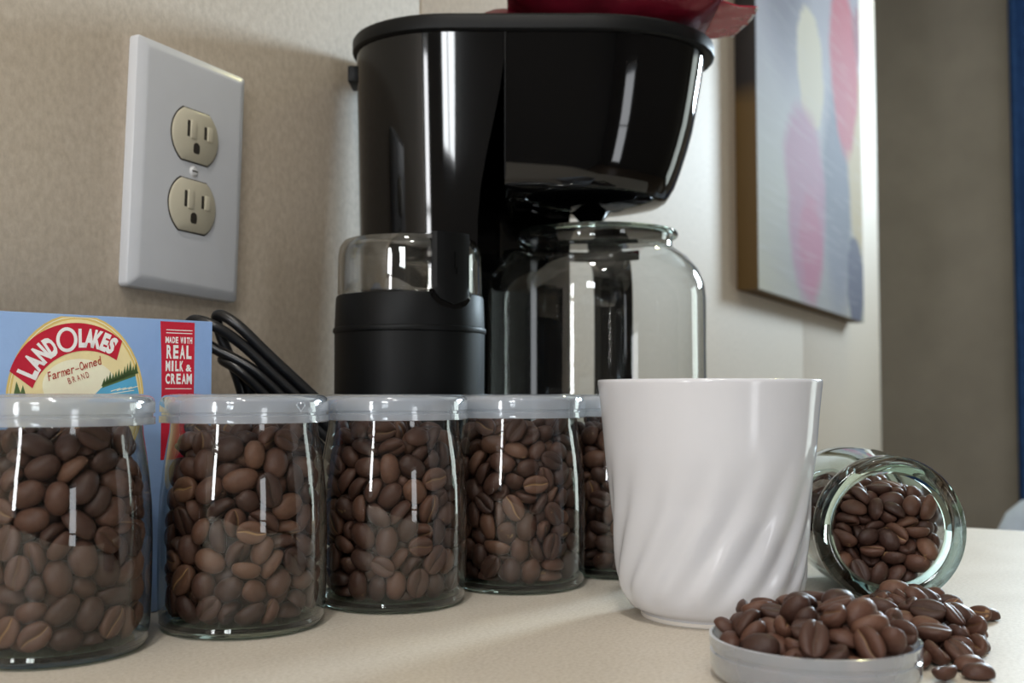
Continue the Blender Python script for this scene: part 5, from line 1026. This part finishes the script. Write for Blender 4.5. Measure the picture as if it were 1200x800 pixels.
    1651, 4227, 79, 98, 18, 4, 86, 89, 1538, 3987, 133, -90, 25, -8, 109, 104, 1512, 4202, 115, -14, -92, 22, 97, 92, 1327, 4054, 92, 25, 23, 59, 97, 100, 1553, 4262, 124, 84, -45, -29, 94, 90, 1393, 3964, 78, -8, 97, -10, 98, 94,
    1439, 4211, 130, -67, 65, -30, 89, 84, 1580, 4195, 146, 21, 32, -4, 98, 92, 1707, 3970, 75, -73, 44, -44, 96, 99, 1352, 4152, 105, -29, 94, -18, 87, 88, 1553, 4501, 82, 3, 100, 2, 101, 95, 1626, 3985, 119, -84, 40, 36, 88, 90,
    1675, 4065, 117, 8, -12, 88, 99, 99, 1591, 3869, 74, -67, -62, 38, 90, 86, 1634, 4258, 140, 15, 14, -39, 92, 88, 1409, 4096, 118, -17, 89, -35, 100, 97, 1552, 3755, 36, -81, 52, 16, 101, 94, 1587, 4470, 134, -1, -8, 99, 108, 105,
    1319, 3963, 110, -14, -96, 21, 99, 96, 1503, 4087, 132, -58, 76, -25, 95, 96, 1375, 4012, 135, 89, -14, -18, 105, 100, 1651, 3847, 36, 68, 64, 29, 102, 103,
]
N_TIPPED, N_LID = 340, 465
def unpack(L):
    out = []
    for i in range(0, len(L), 8):
        x, y, z, a, b, c, s1, s2 = L[i:i + 8]
        qx, qy, qz = a / 100, b / 100, c / 100
        q = Quaternion((math.sqrt(max(0, 1 - qx * qx - qy * qy - qz * qz)), qx, qy, qz)).normalized()
        out.append((Vector((x, y, z)) / 100.0, q, Vector((s1 / 100, s2 / 100, s2 / 100))))
    return out
up = unpack(UP); spill = unpack(SPILL)
beans = []      # (place, position, rotation, scale)
for ji, (x, y) in enumerate(jar_xy):
    ang = (0.4, 2.0, 3.5, 5.1, 1.2)[ji]; RZ = Matrix.Rotation(ang, 3, 'Z'); RQ = Quaternion((0, 0, 1), ang)
    for p, q, s in up:
        beans.append((ji, RZ @ p + Vector((x, y, 0)), RQ @ q, s))
JT = MJ.inverted()
for i, (p, q, s) in enumerate(spill):
    if i < N_TIPPED: place = 5 if (JT @ p).z < 8.75 else 7
    elif i < N_LID: place = 6 if math.hypot(p.x - 9.95, p.y - 35.65) < 3.3 else 7
    else: place = 7 if math.hypot(p.x - 9.95, p.y - 35.65) > 3.25 else 6
    beans.append((place, p, q, s))
CAMP = Vector((0, 0, 9.3))
def rank(b):
    place, p, q, s = b
    d = (p - CAMP).length
    if place < 5:
        c = Vector((*jar_xy[place], p.z)); out = (p - c); toc = (CAMP - c); toc.z = 0; toc.normalize()
        if out.dot(toc) < 1.7: return 1e9            # not on the camera side of the glass
        if place == 0 and p.x / p.y < -0.5: return 1e9   # outside the frame
    if place == 5 and (JT @ p).z < 6.6: return 1e9
    if place == 6 and p.z < 0.85 and p.y > 33.6: return 1e9   # buried in the lid
    return d
order = sorted(range(len(beans)), key=lambda i: rank(beans[i]))
single = set(order[:300])
where = {0: 'leftmost jar', 1: 'second jar', 2: 'middle jar', 3: 'fourth jar', 4: 'jar behind the mug'}
def bean_zone(place, p):
    if place < 5:
        zone = 'top' if p.z > 6.4 else 'upper middle' if p.z > 4.6 else 'lower middle' if p.z > 2.6 else 'bottom'
        return 'near the %s of the %s' % (zone, where[place])
    if place == 5:
        h = p.z; return '%s inside the mouth of the tipped jar' % ('high up' if h > 4.4 else 'low down' if h < 2.2 else 'halfway up')
    if place == 6:
        zone = 'on the crown of the heap' if p.z > 1.8 else 'at the left side' if p.x < 8.5 else 'at the right side' if p.x > 11.4 else 'along the front' if p.y < 35.6 else 'at the back'
        return '%s in the upturned lid' % zone
    if p.y < 39.4 and p.x > 15.2: return 'in front of the spill'
    return 'just below the mouth of the tipped jar' if p.y > 42.6 and p.x < 17.4 else 'at the far right end of the spill' if p.x > 17.2 else 'on the counter just behind the upturned lid' if p.x < 14.4 else 'in the middle of the spilled pile'
ONES = 'first second third fourth fifth sixth seventh eighth ninth tenth eleventh twelfth thirteenth fourteenth fifteenth sixteenth seventeenth eighteenth nineteenth'.split()
def ordinal(k):   # from 1
    if k < 20: return ONES[k - 1]
    tens = {2: ('twentieth', 'twenty'), 3: ('thirtieth', 'thirty'), 4: ('fortieth', 'forty')}[k // 10]
    return tens[0] if k % 10 == 0 else tens[1] + '-' + ONES[k % 10 - 1]
zones = {}
for i in order[:300]:
    zones.setdefault(bean_zone(beans[i][0], beans[i][1]), []).append(i)
for zone, members in zones.items():
    members.sort(key=lambda i: beans[i][1].x / beans[i][1].y)
    for k, i in enumerate(members):
        place, p, q, s = beans[i]
        o = bpy.data.objects.new('coffee_bean', bean_me); COL.objects.link(o)
        o.rotation_mode = 'QUATERNION'; o.location = p * CM; o.rotation_quaternion = q; o.scale = s
        lb = 'coffee bean lying %s' % zone if len(members) == 1 else '%s coffee bean from the left %s' % (ordinal(k + 1), zone)
        tag(o, lb, 'coffee bean', 'coffee beans ' + zone)
jv = []; jf = []; jm = []; tone = []
rnd = random.Random(5)
for i, (place, p, q, s) in enumerate(beans):
    if i in single: continue
    if place == 4 and False: continue
    base = len(jv); R_ = q.to_matrix(); tn = rnd.random()
    for v in BV:
        w = R_ @ Vector((v[0] * s.x, v[1] * s.y, v[2] * s.z)) + p; jv.append((w.x * CM, w.y * CM, w.z * CM))
    tone += [tn] * len(BV)
    for f, m_ in zip(BF2, BM): jf.append(tuple(base + k for k in f)); jm.append(m_)
me = bpy.data.meshes.new('coffee_beans'); me.from_pydata(jv, [], jf)
me.materials.append(M['bean_s']); me.materials.append(M['bean_groove_s'])
me.polygons.foreach_set('material_index', jm); me.polygons.foreach_set('use_smooth', [True] * len(jf))
at = me.attributes.new('tone', 'FLOAT', 'POINT'); at.data.foreach_set('value', tone); me.update()
o = bpy.data.objects.new('coffee_beans', me); COL.objects.link(o)
tag(o, 'mass of roasted coffee beans filling the jars and the lid below the outer beans', 'coffee beans', None, 'stuff')
